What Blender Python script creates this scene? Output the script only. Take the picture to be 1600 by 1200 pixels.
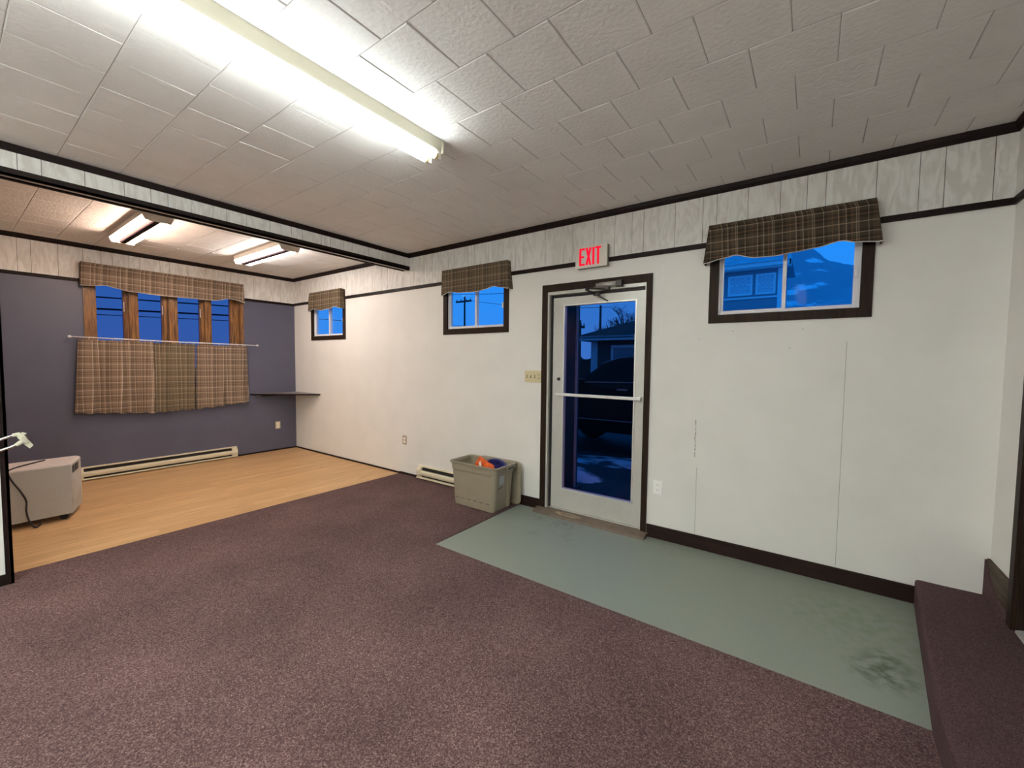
import bpy, bmesh, math, random
from mathutils import Vector, Matrix, noise
random.seed(7)
C = bpy.context.scene.collection
for o in list(bpy.data.objects): bpy.data.objects.remove(o)

# ------------------------------------------------------------------ camera
cam_d = bpy.data.cameras.new('camera'); cam = bpy.data.objects.new('camera', cam_d); C.objects.link(cam)
cam_d.sensor_fit = 'HORIZONTAL'; cam_d.sensor_width = 36.0; cam_d.lens = 648.32 / 1600 * 36.0
cam_d.clip_start = 0.05; cam_d.clip_end = 500
_yaw, _pitch, _roll = 0.6253, -0.0513, 0.0108
_F = Vector((-math.sin(_yaw)*math.cos(_pitch), math.cos(_yaw)*math.cos(_pitch), math.sin(_pitch)))
_r = Vector((math.cos(_yaw), math.sin(_yaw), 0)); _u = _r.cross(_F)
_R = _r*math.cos(_roll) + _u*math.sin(_roll); _U = -_r*math.sin(_roll) + _u*math.cos(_roll)
cam.matrix_world = Matrix(((_R.x, _U.x, -_F.x, 7.1638), (_R.y, _U.y, -_F.y, -3.5853), (_R.z, _U.z, -_F.z, 1.4951), (0, 0, 0, 1)))
bpy.context.scene.camera = cam

# ------------------------------------------------------------------ exposure, dusk sky, lamp strengths
sc = bpy.context.scene
sc.view_settings.view_transform = 'Standard'; sc.view_settings.look = 'None'
sc.view_settings.exposure = 0.0; sc.view_settings.gamma = 1.0; sc.view_settings.use_curve_mapping = False
try:
    sc.cycles.max_bounces = 10; sc.cycles.diffuse_bounces = 7; sc.cycles.transparent_max_bounces = 12
except Exception: pass
LAMP_MAIN = 42.0       # emission of the long fixture's tubes
LAMP_FILL = 92.0       # two unseen strips added behind the camera to brighten the room
LAMP_WARM = 74.0
LAMP_COOL = 56.0
w = bpy.data.worlds.new('dusk_sky'); sc.world = w; w.use_nodes = True
nt = w.node_tree; nt.nodes.clear()
out = nt.nodes.new('ShaderNodeOutputWorld'); bg = nt.nodes.new('ShaderNodeBackground')
tc = nt.nodes.new('ShaderNodeTexCoord'); sep = nt.nodes.new('ShaderNodeSeparateXYZ'); cr = nt.nodes.new('ShaderNodeValToRGB')
nt.links.new(tc.outputs['Generated'], sep.inputs[0]); nt.links.new(sep.outputs['Z'], cr.inputs[0])
cr.color_ramp.elements[0].position = 0.0; cr.color_ramp.elements[0].color = (0.045, 0.27, 0.86, 1)
cr.color_ramp.elements[1].position = 0.32; cr.color_ramp.elements[1].color = (0.006, 0.29, 1.0, 1)
nt.links.new(cr.outputs[0], bg.inputs[0]); bg.inputs[1].default_value = 1.0
nt.links.new(bg.outputs[0], out.inputs[0])

# ------------------------------------------------------------------ materials
def new_mat(name):
    m = bpy.data.materials.new(name); m.use_nodes = True
    n = m.node_tree; b = n.nodes['Principled BSDF']
    return m, n, b
def simple(name, col, rough=0.6, metal=0.0, var=0.0, vscale=8.0, bump=0.0, bscale=60.0, spec=0.5, stretch=(1, 1, 1)):
    m, n, b = new_mat(name)
    b.inputs['Base Color'].default_value = (*col, 1); b.inputs['Roughness'].default_value = rough; b.inputs['Metallic'].default_value = metal
    b.inputs['Specular IOR Level'].default_value = spec
    if var or bump:
        t = n.nodes.new('ShaderNodeTexCoord'); mp = n.nodes.new('ShaderNodeMapping'); mp.inputs['Scale'].default_value = stretch
        n.links.new(t.outputs['Object'], mp.inputs[0])
    if var:
        z = n.nodes.new('ShaderNodeTexNoise'); z.inputs['Scale'].default_value = vscale; z.inputs['Detail'].default_value = 5
        r = n.nodes.new('ShaderNodeValToRGB'); r.color_ramp.elements[0].position = .3; r.color_ramp.elements[1].position = .7
        r.color_ramp.elements[0].color = (*[c*(1-var) for c in col], 1); r.color_ramp.elements[1].color = (*[min(1, c*(1+var)) for c in col], 1)
        n.links.new(mp.outputs[0], z.inputs['Vector']); n.links.new(z.outputs['Fac'], r.inputs[0]); n.links.new(r.outputs[0], b.inputs['Base Color'])
    if bump:
        z = n.nodes.new('ShaderNodeTexNoise'); z.inputs['Scale'].default_value = bscale; z.inputs['Detail'].default_value = 4
        bp = n.nodes.new('ShaderNodeBump'); bp.inputs['Strength'].default_value = bump; bp.inputs['Distance'].default_value = .01
        n.links.new(mp.outputs[0], z.inputs['Vector']); n.links.new(z.outputs['Fac'], bp.inputs['Height']); n.links.new(bp.outputs[0], b.inputs['Normal'])
    return m
def emit(name, col, s):
    m, n, b = new_mat(name); b.inputs['Base Color'].default_value = (.8, .8, .8, 1)
    b.inputs['Emission Color'].default_value = (*col, 1); b.inputs['Emission Strength'].default_value = s
    return m
def glass(name, tint, refl=.0004):
    m = bpy.data.materials.new(name); m.use_nodes = True; n = m.node_tree; n.nodes.clear()
    o = n.nodes.new('ShaderNodeOutputMaterial'); mx = n.nodes.new('ShaderNodeMixShader'); tr = n.nodes.new('ShaderNodeBsdfTransparent'); gl = n.nodes.new('ShaderNodeBsdfGlossy')
    tr.inputs[0].default_value = (*tint, 1); gl.inputs['Roughness'].default_value = .03; gl.inputs[0].default_value = (.8, .85, .9, 1)
    fr = n.nodes.new('ShaderNodeLayerWeight'); pw = n.nodes.new('ShaderNodeMath'); pw.operation = 'POWER'; pw.inputs[1].default_value = 4.0
    mul = n.nodes.new('ShaderNodeMath'); mul.operation = 'MULTIPLY_ADD'; mul.inputs[1].default_value = .5; mul.inputs[2].default_value = refl
    n.links.new(fr.outputs['Facing'], pw.inputs[0]); n.links.new(pw.outputs[0], mul.inputs[0]); n.links.new(mul.outputs[0], mx.inputs[0])
    n.links.new(tr.outputs[0], mx.inputs[1]); n.links.new(gl.outputs[0], mx.inputs[2]); n.links.new(mx.outputs[0], o.inputs[0])
    return m
def speckle(name, stops, scale, rough=.95, bump=.6, big=None):
    """carpet-like: fine noise over a few colours, bigger wear patches"""
    m, n, b = new_mat(name); b.inputs['Roughness'].default_value = rough; b.inputs['Specular IOR Level'].default_value = .15
    t = n.nodes.new('ShaderNodeTexCoord'); z = n.nodes.new('ShaderNodeTexNoise'); z.inputs['Scale'].default_value = scale; z.inputs['Detail'].default_value = 3; z.inputs['Roughness'].default_value = .75
    r = n.nodes.new('ShaderNodeValToRGB')
    while len(r.color_ramp.elements) < len(stops): r.color_ramp.elements.new(.5)
    for e, (p, c) in zip(r.color_ramp.elements, stops): e.position = p; e.color = (*c, 1)
    n.links.new(t.outputs['Object'], z.inputs['Vector']); n.links.new(z.outputs['Fac'], r.inputs[0])
    last = r.outputs[0]
    if big:
        z2 = n.nodes.new('ShaderNodeTexNoise'); z2.inputs['Scale'].default_value = 1.6; z2.inputs['Detail'].default_value = 4
        n.links.new(t.outputs['Object'], z2.inputs['Vector'])
        r2 = n.nodes.new('ShaderNodeValToRGB'); r2.color_ramp.elements[0].position = .35; r2.color_ramp.elements[1].position = .68
        r2.color_ramp.elements[0].color = (*big[0], 1); r2.color_ramp.elements[1].color = (*big[1], 1)
        mx = n.nodes.new('ShaderNodeMixRGB'); mx.blend_type = 'MULTIPLY'; mx.inputs[0].default_value = 1
        n.links.new(z2.outputs['Fac'], r2.inputs[0]); n.links.new(last, mx.inputs[1]); n.links.new(r2.outputs[0], mx.inputs[2]); last = mx.outputs[0]
    n.links.new(last, b.inputs['Base Color'])
    bp = n.nodes.new('ShaderNodeBump'); bp.inputs['Strength'].default_value = bump; bp.inputs['Distance'].default_value = .004
    n.links.new(z.outputs['Fac'], bp.inputs['Height']); n.links.new(bp.outputs[0], b.inputs['Normal'])
    return m

def plaid(name, base, light, dark, warm, period=.23):
    """woven tartan: stripe sequences across (x+y) and down (z)"""
    m, n, b = new_mat(name); b.inputs['Roughness'].default_value = .95; b.inputs['Specular IOR Level'].default_value = .1
    t = n.nodes.new('ShaderNodeTexCoord'); s = n.nodes.new('ShaderNodeSeparateXYZ'); n.links.new(t.outputs['Object'], s.inputs[0])
    ad = n.nodes.new('ShaderNodeMath'); ad.operation = 'ADD'; n.links.new(s.outputs['X'], ad.inputs[0]); n.links.new(s.outputs['Y'], ad.inputs[1])
    def stripes(src, per, seq):
        d = n.nodes.new('ShaderNodeMath'); d.operation = 'DIVIDE'; d.inputs[1].default_value = per; n.links.new(src, d.inputs[0])
        f = n.nodes.new('ShaderNodeMath'); f.operation = 'FRACT'; n.links.new(d.outputs[0], f.inputs[0])
        r = n.nodes.new('ShaderNodeValToRGB'); r.color_ramp.interpolation = 'CONSTANT'
        while len(r.color_ramp.elements) < len(seq): r.color_ramp.elements.new(.5)
        for e, (p, c) in zip(r.color_ramp.elements, seq): e.position = p; e.color = (*c, 1)
        n.links.new(f.outputs[0], r.inputs[0]); return r.outputs[0]
    va = stripes(ad.outputs[0], period, [(0, base), (.07, light), (.09, dark), (.19, warm), (.21, base), (.30, light), (.32, base), (.35, light), (.365, dark), (.56, light), (.575, dark), (.66, base), (.76, warm), (.775, base), (.90, light), (.925, dark)])
    hb = stripes(s.outputs['Z'], period*.7, [(0, base), (.12, light), (.16, base), (.30, dark), (.42, warm), (.46, dark), (.58, base), (.70, light), (.735, dark), (.86, base)])
    mx = n.nodes.new('ShaderNodeMixRGB'); mx.inputs[0].default_value = .5; n.links.new(va, mx.inputs[1]); n.links.new(hb, mx.inputs[2])
    z = n.nodes.new('ShaderNodeTexNoise'); z.inputs['Scale'].default_value = 260; n.links.new(t.outputs['Object'], z.inputs['Vector'])
    rr = n.nodes.new('ShaderNodeValToRGB'); rr.color_ramp.elements[0].position = .3; rr.color_ramp.elements[1].position = .7; rr.color_ramp.elements[0].color = (.75, .75, .75, 1); rr.color_ramp.elements[1].color = (1.2, 1.2, 1.2, 1)
    n.links.new(z.outputs['Fac'], rr.inputs[0])
    m2 = n.nodes.new('ShaderNodeMixRGB'); m2.blend_type = 'MULTIPLY'; m2.inputs[0].default_value = .8; n.links.new(mx.outputs[0], m2.inputs[1]); n.links.new(rr.outputs[0], m2.inputs[2])
    n.links.new(m2.outputs[0], b.inputs['Base Color'])
    bp = n.nodes.new('ShaderNodeBump'); bp.inputs['Strength'].default_value = .3; bp.inputs['Distance'].default_value = .003; n.links.new(z.outputs['Fac'], bp.inputs['Height']); n.links.new(bp.outputs[0], b.inputs['Normal'])
    return m
def wood(name, c0, c1, axis='Z', scale=9, rough=.5, stretch=12, spec=.4):
    m, n, b = new_mat(name); b.inputs['Roughness'].default_value = rough; b.inputs['Specular IOR Level'].default_value = spec
    t = n.nodes.new('ShaderNodeTexCoord'); mp = n.nodes.new('ShaderNodeMapping')
    st = [stretch]*3; st['XYZ'.index(axis)] = 1; mp.inputs['Scale'].default_value = st
    z = n.nodes.new('ShaderNodeTexNoise'); z.inputs['Scale'].default_value = scale/3; z.inputs['Detail'].default_value = 6; z.inputs['Distortion'].default_value = .4
    r = n.nodes.new('ShaderNodeValToRGB'); r.color_ramp.elements[0].position = .35; r.color_ramp.elements[1].position = .65
    r.color_ramp.elements[0].color = (*c0, 1); r.color_ramp.elements[1].color = (*c1, 1)
    n.links.new(t.outputs['Object'], mp.inputs[0]); n.links.new(mp.outputs[0], z.inputs['Vector']); n.links.new(z.outputs['Fac'], r.inputs[0]); n.links.new(r.outputs[0], b.inputs['Base Color'])
    return m
def laminate():
    m, n, b = new_mat('oak_laminate'); b.inputs['Roughness'].default_value = .42
    t = n.nodes.new('ShaderNodeTexCoord'); sp = n.nodes.new('ShaderNodeSeparateXYZ'); cb = n.nodes.new('ShaderNodeCombineXYZ')
    n.links.new(t.outputs['Object'], sp.inputs[0]); n.links.new(sp.outputs['Y'], cb.inputs['X']); n.links.new(sp.outputs['X'], cb.inputs['Y'])
    br = n.nodes.new('ShaderNodeTexBrick'); br.inputs['Scale'].default_value = 1; br.inputs['Brick Width'].default_value = 1.25; br.inputs['Row Height'].default_value = .095
    br.inputs['Mortar Size'].default_value = .0012; br.inputs['Mortar'].default_value = (.36, .21, .10, 1); br.inputs['Color1'].default_value = (.52, .31, .145, 1); br.inputs['Color2'].default_value = (.61, .385, .19, 1); br.offset = .37
    n.links.new(cb.outputs[0], br.inputs['Vector'])
    mp = n.nodes.new('ShaderNodeMapping'); mp.inputs['Scale'].default_value = (22, 1.6, 1); n.links.new(t.outputs['Object'], mp.inputs[0])
    z = n.nodes.new('ShaderNodeTexNoise'); z.inputs['Scale'].default_value = 2.2; z.inputs['Detail'].default_value = 6; n.links.new(mp.outputs[0], z.inputs['Vector'])
    r = n.nodes.new('ShaderNodeValToRGB'); r.color_ramp.elements[0].position = .3; r.color_ramp.elements[1].position = .7; r.color_ramp.elements[0].color = (.80, .78, .74, 1); r.color_ramp.elements[1].color = (1.12, 1.12, 1.12, 1)
    n.links.new(z.outputs['Fac'], r.inputs[0])
    mx = n.nodes.new('ShaderNodeMixRGB'); mx.blend_type = 'MULTIPLY'; mx.inputs[0].default_value = 1; n.links.new(br.outputs['Color'], mx.inputs[1]); n.links.new(r.outputs[0], mx.inputs[2]); n.links.new(mx.outputs[0], b.inputs['Base Color'])
    return m
def whitewash():
    m, n, b = new_mat('whitewashed_panel'); b.inputs['Roughness'].default_value = .6
    t = n.nodes.new('ShaderNodeTexCoord'); mp = n.nodes.new('ShaderNodeMapping'); mp.inputs['Scale'].default_value = (5, 5, 1.3); n.links.new(t.outputs['Object'], mp.inputs[0])
    z = n.nodes.new('ShaderNodeTexNoise'); z.inputs['Scale'].default_value = 2.6; z.inputs['Detail'].default_value = 8; z.inputs['Distortion'].default_value = 2.2; n.links.new(mp.outputs[0], z.inputs['Vector'])
    r = n.nodes.new('ShaderNodeValToRGB')
    for p_, c_ in ((.0, (.48, .46, .42)), (1., (.66, .65, .62))):
        pass
    r.color_ramp.elements[0].position = .40; r.color_ramp.elements[0].color = (.62, .60, .56, 1)
    r.color_ramp.elements[1].position = .58; r.color_ramp.elements[1].color = (.74, .73, .70, 1)
    n.links.new(z.outputs['Fac'], r.inputs[0]); n.links.new(r.outputs[0], b.inputs['Base Color'])
    return m
def vinyl():
    m, n, b = new_mat('grey_green_vinyl'); b.inputs['Roughness'].default_value = .5; b.inputs['Specular IOR Level'].default_value = .35
    t = n.nodes.new('ShaderNodeTexCoord')
    z = n.nodes.new('ShaderNodeTexNoise'); z.inputs['Scale'].default_value = 260; z.inputs['Detail'].default_value = 2; n.links.new(t.outputs['Object'], z.inputs['Vector'])
    r = n.nodes.new('ShaderNodeValToRGB'); r.color_ramp.elements[0].position = .3; r.color_ramp.elements[1].position = .7; r.color_ramp.elements[0].color = (.195, .222, .188, 1); r.color_ramp.elements[1].color = (.265, .293, .248, 1)
    n.links.new(z.outputs['Fac'], r.inputs[0]); last = r.outputs[0]
    # worn, stained patches with their own place and shape
    z2 = n.nodes.new('ShaderNodeTexNoise'); z2.inputs['Scale'].default_value = 17; z2.inputs['Detail'].default_value = 5; n.links.new(t.outputs['Object'], z2.inputs['Vector'])
    for (px, py, rad, st, col) in ((7.50, -.93, .17, .9, (.36, .42, .32)), (7.55, -.78, .12, .7, (.5, .55, .45)), (7.45, -.45, .55, .5, (.72, .80, .60)), (5.35, -.22, .20, .55, (.6, .63, .6)), (5.05, -.20, .14, .5, (.6, .63, .6)), (5.5, -.45, .22, .4, (.7, .74, .7)), (5.2, -.55, .12, .4, (.7, .72, .7)), (6.3, -.08, .25, .35, (.7, .75, .68))):
        vm = n.nodes.new('ShaderNodeVectorMath'); vm.operation = 'DISTANCE'; vm.inputs[1].default_value = (px, py, -.004); n.links.new(t.outputs['Object'], vm.inputs[0])
        mr = n.nodes.new('ShaderNodeMapRange'); mr.inputs['From Min'].default_value = rad; mr.inputs['From Max'].default_value = 0; mr.inputs['To Min'].default_value = 0; mr.inputs['To Max'].default_value = 1.6; n.links.new(vm.outputs['Value'], mr.inputs['Value'])
        mu = n.nodes.new('ShaderNodeMath'); mu.operation = 'MULTIPLY'; n.links.new(mr.outputs[0], mu.inputs[0])
        sh = n.nodes.new('ShaderNodeMapRange'); sh.inputs['From Min'].default_value = .40; sh.inputs['From Max'].default_value = .62; n.links.new(z2.outputs['Fac'], sh.inputs['Value']); n.links.new(sh.outputs[0], mu.inputs[1])
        m3 = n.nodes.new('ShaderNodeMath'); m3.operation = 'MULTIPLY'; m3.inputs[1].default_value = st; m3.use_clamp = True; n.links.new(mu.outputs[0], m3.inputs[0])
        mx = n.nodes.new('ShaderNodeMixRGB'); mx.blend_type = 'MULTIPLY'; n.links.new(m3.outputs[0], mx.inputs[0]); n.links.new(last, mx.inputs[1]); mx.inputs[2].default_value = (*col, 1); last = mx.outputs[0]
    n.links.new(last, b.inputs['Base Color'])
    return m
def snowy(name, ground, snow, scale, lo, hi, aniso=(1, 1, 1), seed=(0, 0, 0)):
    m, n, b = new_mat(name); b.inputs['Roughness'].default_value = .9
    t = n.nodes.new('ShaderNodeTexCoord'); mp = n.nodes.new('ShaderNodeMapping'); mp.inputs['Scale'].default_value = aniso; mp.inputs['Location'].default_value = seed; n.links.new(t.outputs['Object'], mp.inputs[0])
    z = n.nodes.new('ShaderNodeTexNoise'); z.inputs['Scale'].default_value = scale; z.inputs['Detail'].default_value = 7; n.links.new(mp.outputs[0], z.inputs['Vector'])
    r = n.nodes.new('ShaderNodeValToRGB'); r.color_ramp.elements[0].position = lo; r.color_ramp.elements[1].position = hi; r.color_ramp.elements[0].color = (*ground, 1); r.color_ramp.elements[1].color = (*snow, 1)
    n.links.new(z.outputs['Fac'], r.inputs[0]); n.links.new(r.outputs[0], b.inputs['Base Color'])
    return m

M = {}
M['wall'] = simple('white_wall_paint', (.78, .765, .725), .55, var=.03, vscale=3, bump=.12, bscale=110)
M['blue'] = simple('slate_blue_wall_paint', (.088, .089, .132), .42, var=.06, vscale=3, bump=.1, bscale=90)
M['panel'] = whitewash()
M['groove'] = simple('panel_groove', (.10, .095, .085), .8)
M['scuffedboard'] = wood('scuffed_brown_board', (.035, .023, .014), (.085, .062, .038), 'Y', 10, .6, 10, .2)
M['crack'] = simple('wall_crack', (.33, .31, .28), .9)
M['patch'] = simple('filler_patch', (.80, .79, .77), .8, var=.05, vscale=20)
M['brown'] = simple('dark_brown_trim', (.012, .006, .005), .5, var=.25, vscale=20, spec=.15)
M['casing'] = wood('dark_brown_casing', (.015, .0075, .0045), (.029, .015, .009), 'Z', 12, .55, 14, .15)
M['base'] = wood('dark_brown_baseboard', (.012, .006, .005), (.026, .013, .010), 'X', 12, .55, 14, .15)
M['tile'] = simple('ceiling_tile', (.80, .785, .765), .75, var=.03, vscale=5, bump=.35, bscale=45)
M['tilegap'] = simple('ceiling_tile_gap', (.16, .15, .14), .9)
M['carpet'] = speckle('plum_carpet', [(.35, (.048, .026, .027)), (.48, (.102, .056, .056)), (.57, (.150, .092, .087)), (.68, (.30, .215, .195))], 150, big=((.84, .84, .84), (1.14, 1.14, 1.14)))
M['stepcarpet'] = speckle('plum_step_carpet', [(.34, (.044, .022, .025)), (.5, (.082, .045, .049)), (.68, (.15, .095, .095))], 220, big=((.88, .88, .88), (1.1, 1.1, 1.1)))
M['laminate'] = laminate()
M['vinyl'] = vinyl()
M['alu'] = simple('pale_painted_aluminium', (.55, .54, .50), .38, metal=.25, var=.03, vscale=20)
M['alub'] = simple('bright_aluminium', (.72, .71, .68), .32, metal=.55)
M['white'] = simple('white_enamel', (.72, .70, .64), .45)
M['vinylwhite'] = simple('white_vinyl_frame', (.72, .71, .74), .4)
M['cream'] = simple('cream_enamel', (.66, .59, .43), .42, var=.03, vscale=10)
M['dark'] = simple('dark_slot', (.012, .011, .010), .8)
M['tube'] = emit('lit_fluorescent_tube', (.93, 1.0, .98), LAMP_MAIN)
M['tubefill'] = emit('added_fill_tube', (.93, 1.0, .98), LAMP_FILL)  # tubes of the added, unseen fill strips
M['tubewarm'] = emit('lit_warm_tube', (1.0, .72, .56), LAMP_WARM)
M['tubecool'] = emit('lit_neutral_tube', (1.0, .92, .86), LAMP_COOL)
M['fixture'] = simple('beige_lamp_enamel', (.58, .55, .44), .4)
M['mauve'] = simple('dull_mauve_ballast_cover', (.030, .018, .021), .9, spec=.05)
M['tubecap'] = simple('tube_metal_cap', (.75, .6, .3), .35, metal=.7)
M['grey_fixture'] = simple('greybeige_lamp_end', (.62, .58, .50), .5)
M['plaid'] = plaid('dark_plaid_fabric', (.080, .058, .040), (.36, .27, .20), (.035, .029, .022), (.21, .10, .055))
M['plaidhalflit'] = plaid('half_lit_plaid_fabric', (.125, .092, .060), (.40, .31, .21), (.065, .05, .034), (.22, .13, .07))  # same plaid, colours raised part way to stand in for lamp light
M['plaidlit'] = plaid('lit_plaid_fabric', (.21, .15, .108), (.60, .47, .37), (.115, .085, .060), (.30, .195, .13))  # same plaid again, painted lighter as if lit by the warm lamp
M['plaidolive'] = plaid('olive_tan_plaid_fabric', (.155, .118, .078), (.44, .35, .25), (.095, .075, .050), (.24, .16, .10))  # the lightened plaid, darker and greener for the middle curtain
M['piping'] = simple('pale_piping', (.62, .60, .58), .8)
M['honeywood'] = wood('varnished_honey_wood', (.075, .030, .010), (.31, .145, .045), 'Z', 14, .3, 16)
M['brass'] = simple('brass_latch', (.75, .55, .22), .3, metal=.8)
M['glass'] = glass('clear_glass', (.97, .98, 1.0))
M['glassdoor'] = glass('grey_tinted_glass', (.97, .76, .80), .001)
M['glassblue'] = glass('tinted_pane_glass', (.9, .60, .66))  # tint gives the darker sky seen through the wooden window
M['heaterbox'] = simple('textured_offwhite_cabinet', (.44, .415, .37), .75, var=.10, vscale=160, bump=.25, bscale=220)
M['heatertop'] = simple('smooth_offwhite_cabinet_top', (.58, .51, .48), .5)
M['cord'] = simple('dark_brown_cord', (.020, .014, .014), .5)
M['bin'] = simple('taupe_plastic', (.27, .23, .165), .45, var=.04, vscale=12)
M['bindark'] = simple('taupe_plastic_slot', (.06, .052, .042), .6)
M['sticker'] = simple('pale_sticker', (.38, .38, .37), .6)
M['orange'] = simple('orange_plastic_film', (.85, .14, .03), .35, var=.3, vscale=20)
M['white_print'] = simple('white_print', (.85, .8, .75), .5)
M['bluep'] = simple('navy_blue_plastic', (.02, .025, .16), .35)
M['ivory'] = simple('ivory_plastic', (.62, .54, .33), .4)
M['tanplate'] = simple('tan_plate', (.42, .33, .24), .5)
M['whiteplate'] = simple('white_plastic_plate', (.93, .92, .90), .4)
M['exitred'] = emit('lit_red_letters', (1.0, .004, .035), 1.0); M['exitred'].node_tree.nodes['Principled BSDF'].inputs['Base Color'].default_value = (.05, .0, .0, 1); M['exitred'].node_tree.nodes['Principled BSDF'].inputs['Specular IOR Level'].default_value = .05
M['signgrey'] = simple('off_white_sign_face', (.72, .69, .62), .5)
M['signside'] = simple('beige_sign_case', (.24, .21, .17), .5)
M['silver'] = simple('silver_metal', (.45, .44, .42), .35, metal=.7)
M['closerdark'] = simple('dark_metal', (.045, .04, .037), .45, metal=.5)
M['threshold'] = simple('worn_brown_threshold', (.135, .098, .07), .6, var=.2, vscale=14)
M['worn'] = simple('bare_worn_wood', (.33, .26, .17), .8, var=.2, vscale=30)
M['chrome'] = simple('chrome', (.75, .77, .8), .12, metal=1)
M['tape'] = simple('masking_tape', (.62, .60, .47), .8, var=.06, vscale=30)
M['shelf'] = simple('grey_shelf_top', (.20, .17, .17), .4)
M['asphalt'] = snowy('dark_asphalt', (.010, .012, .016), (.028, .032, .040), 3, .35, .7)
M['snow'] = snowy('dirty_snow', (.03, .033, .042), (.42, .45, .53), 2.6, .40, .56, (.8, 1.6, 1))
M['hill'] = snowy('rocky_hill_with_snow', (.31, .35, .43), (.82, .85, .92), 1.3, .55, .63, (.5, .7, 1.6))
M['housedark'] = simple('dark_siding', (.022, .025, .034), .8)
M['housetrim'] = simple('pale_house_trim', (.40, .42, .46), .6)
M['housepale'] = simple('grey_siding', (.30, .33, .40), .8)
M['housetrimb'] = simple('white_house_trim', (.90, .92, .96), .6)
M['roof'] = simple('dark_shingles', (.010, .011, .014), .9, var=.2, vscale=6)
M['roofb'] = simple('snow_dusted_shingles', (.42, .46, .54), .9, var=.15, vscale=3)
M['houseglass'] = simple('house_window_glass', (.10, .12, .16), .2)
M['housegrille'] = simple('house_window_pane_pale', (.58, .64, .75), .3)
M['carpaint'] = simple('black_car_paint', (.003, .0035, .006), .5, spec=.15)
M['carglass'] = simple('dark_car_glass', (.002, .002, .003), .3, spec=.1)
M['carchrome'] = simple('grey_car_trim', (.16, .17, .20), .35, metal=.4)
M['tyre'] = simple('tyre_rubber', (.008, .008, .008), .8)
M['bark'] = simple('dark_bark', (.014, .013, .014), .9)
M['pole'] = simple('weathered_pole', (.045, .04, .04), .9)
M['wire'] = simple('black_wire', (.006, .006, .008), .8)
M['post'] = simple('porch_post_paint', (.025, .030, .038), .6)
M['postlight'] = simple('pale_post_edge', (.25, .27, .31), .6)

# ------------------------------------------------------------------ mesh helpers
class MB:
    def __init__(s): s.v = []; s.f = []; s.m = []; s.sm = []
    def add(s, vs, fs, mi=0, smooth=False):
        k = len(s.v); s.v += [tuple(v) for v in vs]
        for f in fs: s.f.append([i+k for i in f]); s.m.append(mi); s.sm.append(smooth)
        return s
    def box(s, x0, x1, y0, y1, z0, z1, mi=0):
        x0, x1 = sorted((x0, x1)); y0, y1 = sorted((y0, y1)); z0, z1 = sorted((z0, z1))
        v = [(x, y, z) for x in (x0, x1) for y in (y0, y1) for z in (z0, z1)]
        return s.add(v, [(0, 1, 3, 2), (4, 6, 7, 5), (0, 4, 5, 1), (2, 3, 7, 6), (0, 2, 6, 4), (1, 5, 7, 3)], mi)
    def bbox(s, x0, x1, y0, y1, z0, z1, b=.004, mi=0):
        """box with chamfered edges"""
        bm = bmesh.new(); bmesh.ops.create_cube(bm, size=1)
        for v in bm.verts: v.co = Vector(((x0+x1)/2+v.co.x*abs(x1-x0), (y0+y1)/2+v.co.y*abs(y1-y0), (z0+z1)/2+v.co.z*abs(z1-z0)))
        bmesh.ops.bevel(bm, geom=bm.edges[:], offset=b, segments=2, affect='EDGES', profile=.6)
        bm.verts.index_update(); s.add([v.co[:] for v in bm.verts], [[v.index for v in f.verts] for f in bm.faces], mi); bm.free(); return s
    def prism(s, pts, axis, a, b, mi=0, smooth=False):
        """2-D outline pts extruded along axis from a to b (other two coordinates in xyz order)"""
        def mk(p, t):
            if axis == 'x': return (t, p[0], p[1])
            if axis == 'y': return (p[0], t, p[1])
            return (p[0], p[1], t)
        n = len(pts); v = [mk(p, a) for p in pts]+[mk(p, b) for p in pts]
        s.add(v, [(i, (i+1) % n, n+(i+1) % n, n+i) for i in range(n)], mi, smooth)
        k = len(s.v)-2*n
        s.f.append([k+i for i in range(n)]); s.m.append(mi); s.sm.append(False)
        s.f.append([k+n+i for i in range(n)][::-1]); s.m.append(mi); s.sm.append(False)
        return s
    def tube(s, pts, r, seg=8, mi=0, caps=True, smooth=True):
        pts = [Vector(p) for p in pts]; rs = r if isinstance(r, (list, tuple)) else [r]*len(pts)
        rings = []; ref = None
        for i, p in enumerate(pts):
            d = (pts[min(i+1, len(pts)-1)]-pts[max(i-1, 0)]).normalized()
            if ref is None: ref = Vector((0, 0, 1)) if abs(d.z) < .9 else Vector((1, 0, 0))
            a = d.cross(ref).normalized(); b = d.cross(a).normalized(); ref = -b if False else ref
            rings.append([p+(a*math.cos(2*math.pi*k/seg)+b*math.sin(2*math.pi*k/seg))*rs[i] for k in range(seg)])
        v = [q for R in rings for q in R]; f = []
        for i in range(len(rings)-1):
            for k in range(seg): f.append((i*seg+k, i*seg+(k+1) % seg, (i+1)*seg+(k+1) % seg, (i+1)*seg+k))
        s.add(v, f, mi, smooth)
        if caps:
            k0 = len(s.v)-len(v); s.f.append([k0+i for i in range(seg)][::-1]); s.m.append(mi); s.sm.append(False)
            s.f.append([k0+(len(rings)-1)*seg+i for i in range(seg)]); s.m.append(mi); s.sm.append(False)
        return s
    def frame(s, axis, p0, p1, a0, a1, b0, b1, wa0, wa1, wb0, wb1, mi=0):
        """four boards round a rectangular opening; a=horizontal, b=z; w* = board widths (0 leaves it out)"""
        def bx(x0, x1, z0, z1):
            if axis == 'y': s.box(x0, x1, p0, p1, z0, z1, mi)
            else: s.box(p0, p1, x0, x1, z0, z1, mi)
        if wa0: bx(a0, a0+wa0, b0, b1)
        if wa1: bx(a1-wa1, a1, b0, b1)
        if wb0: bx(a0+wa0, a1-wa1, b0, b0+wb0)
        if wb1: bx(a0+wa0, a1-wa1, b1-wb1, b1)
        return s
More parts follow.
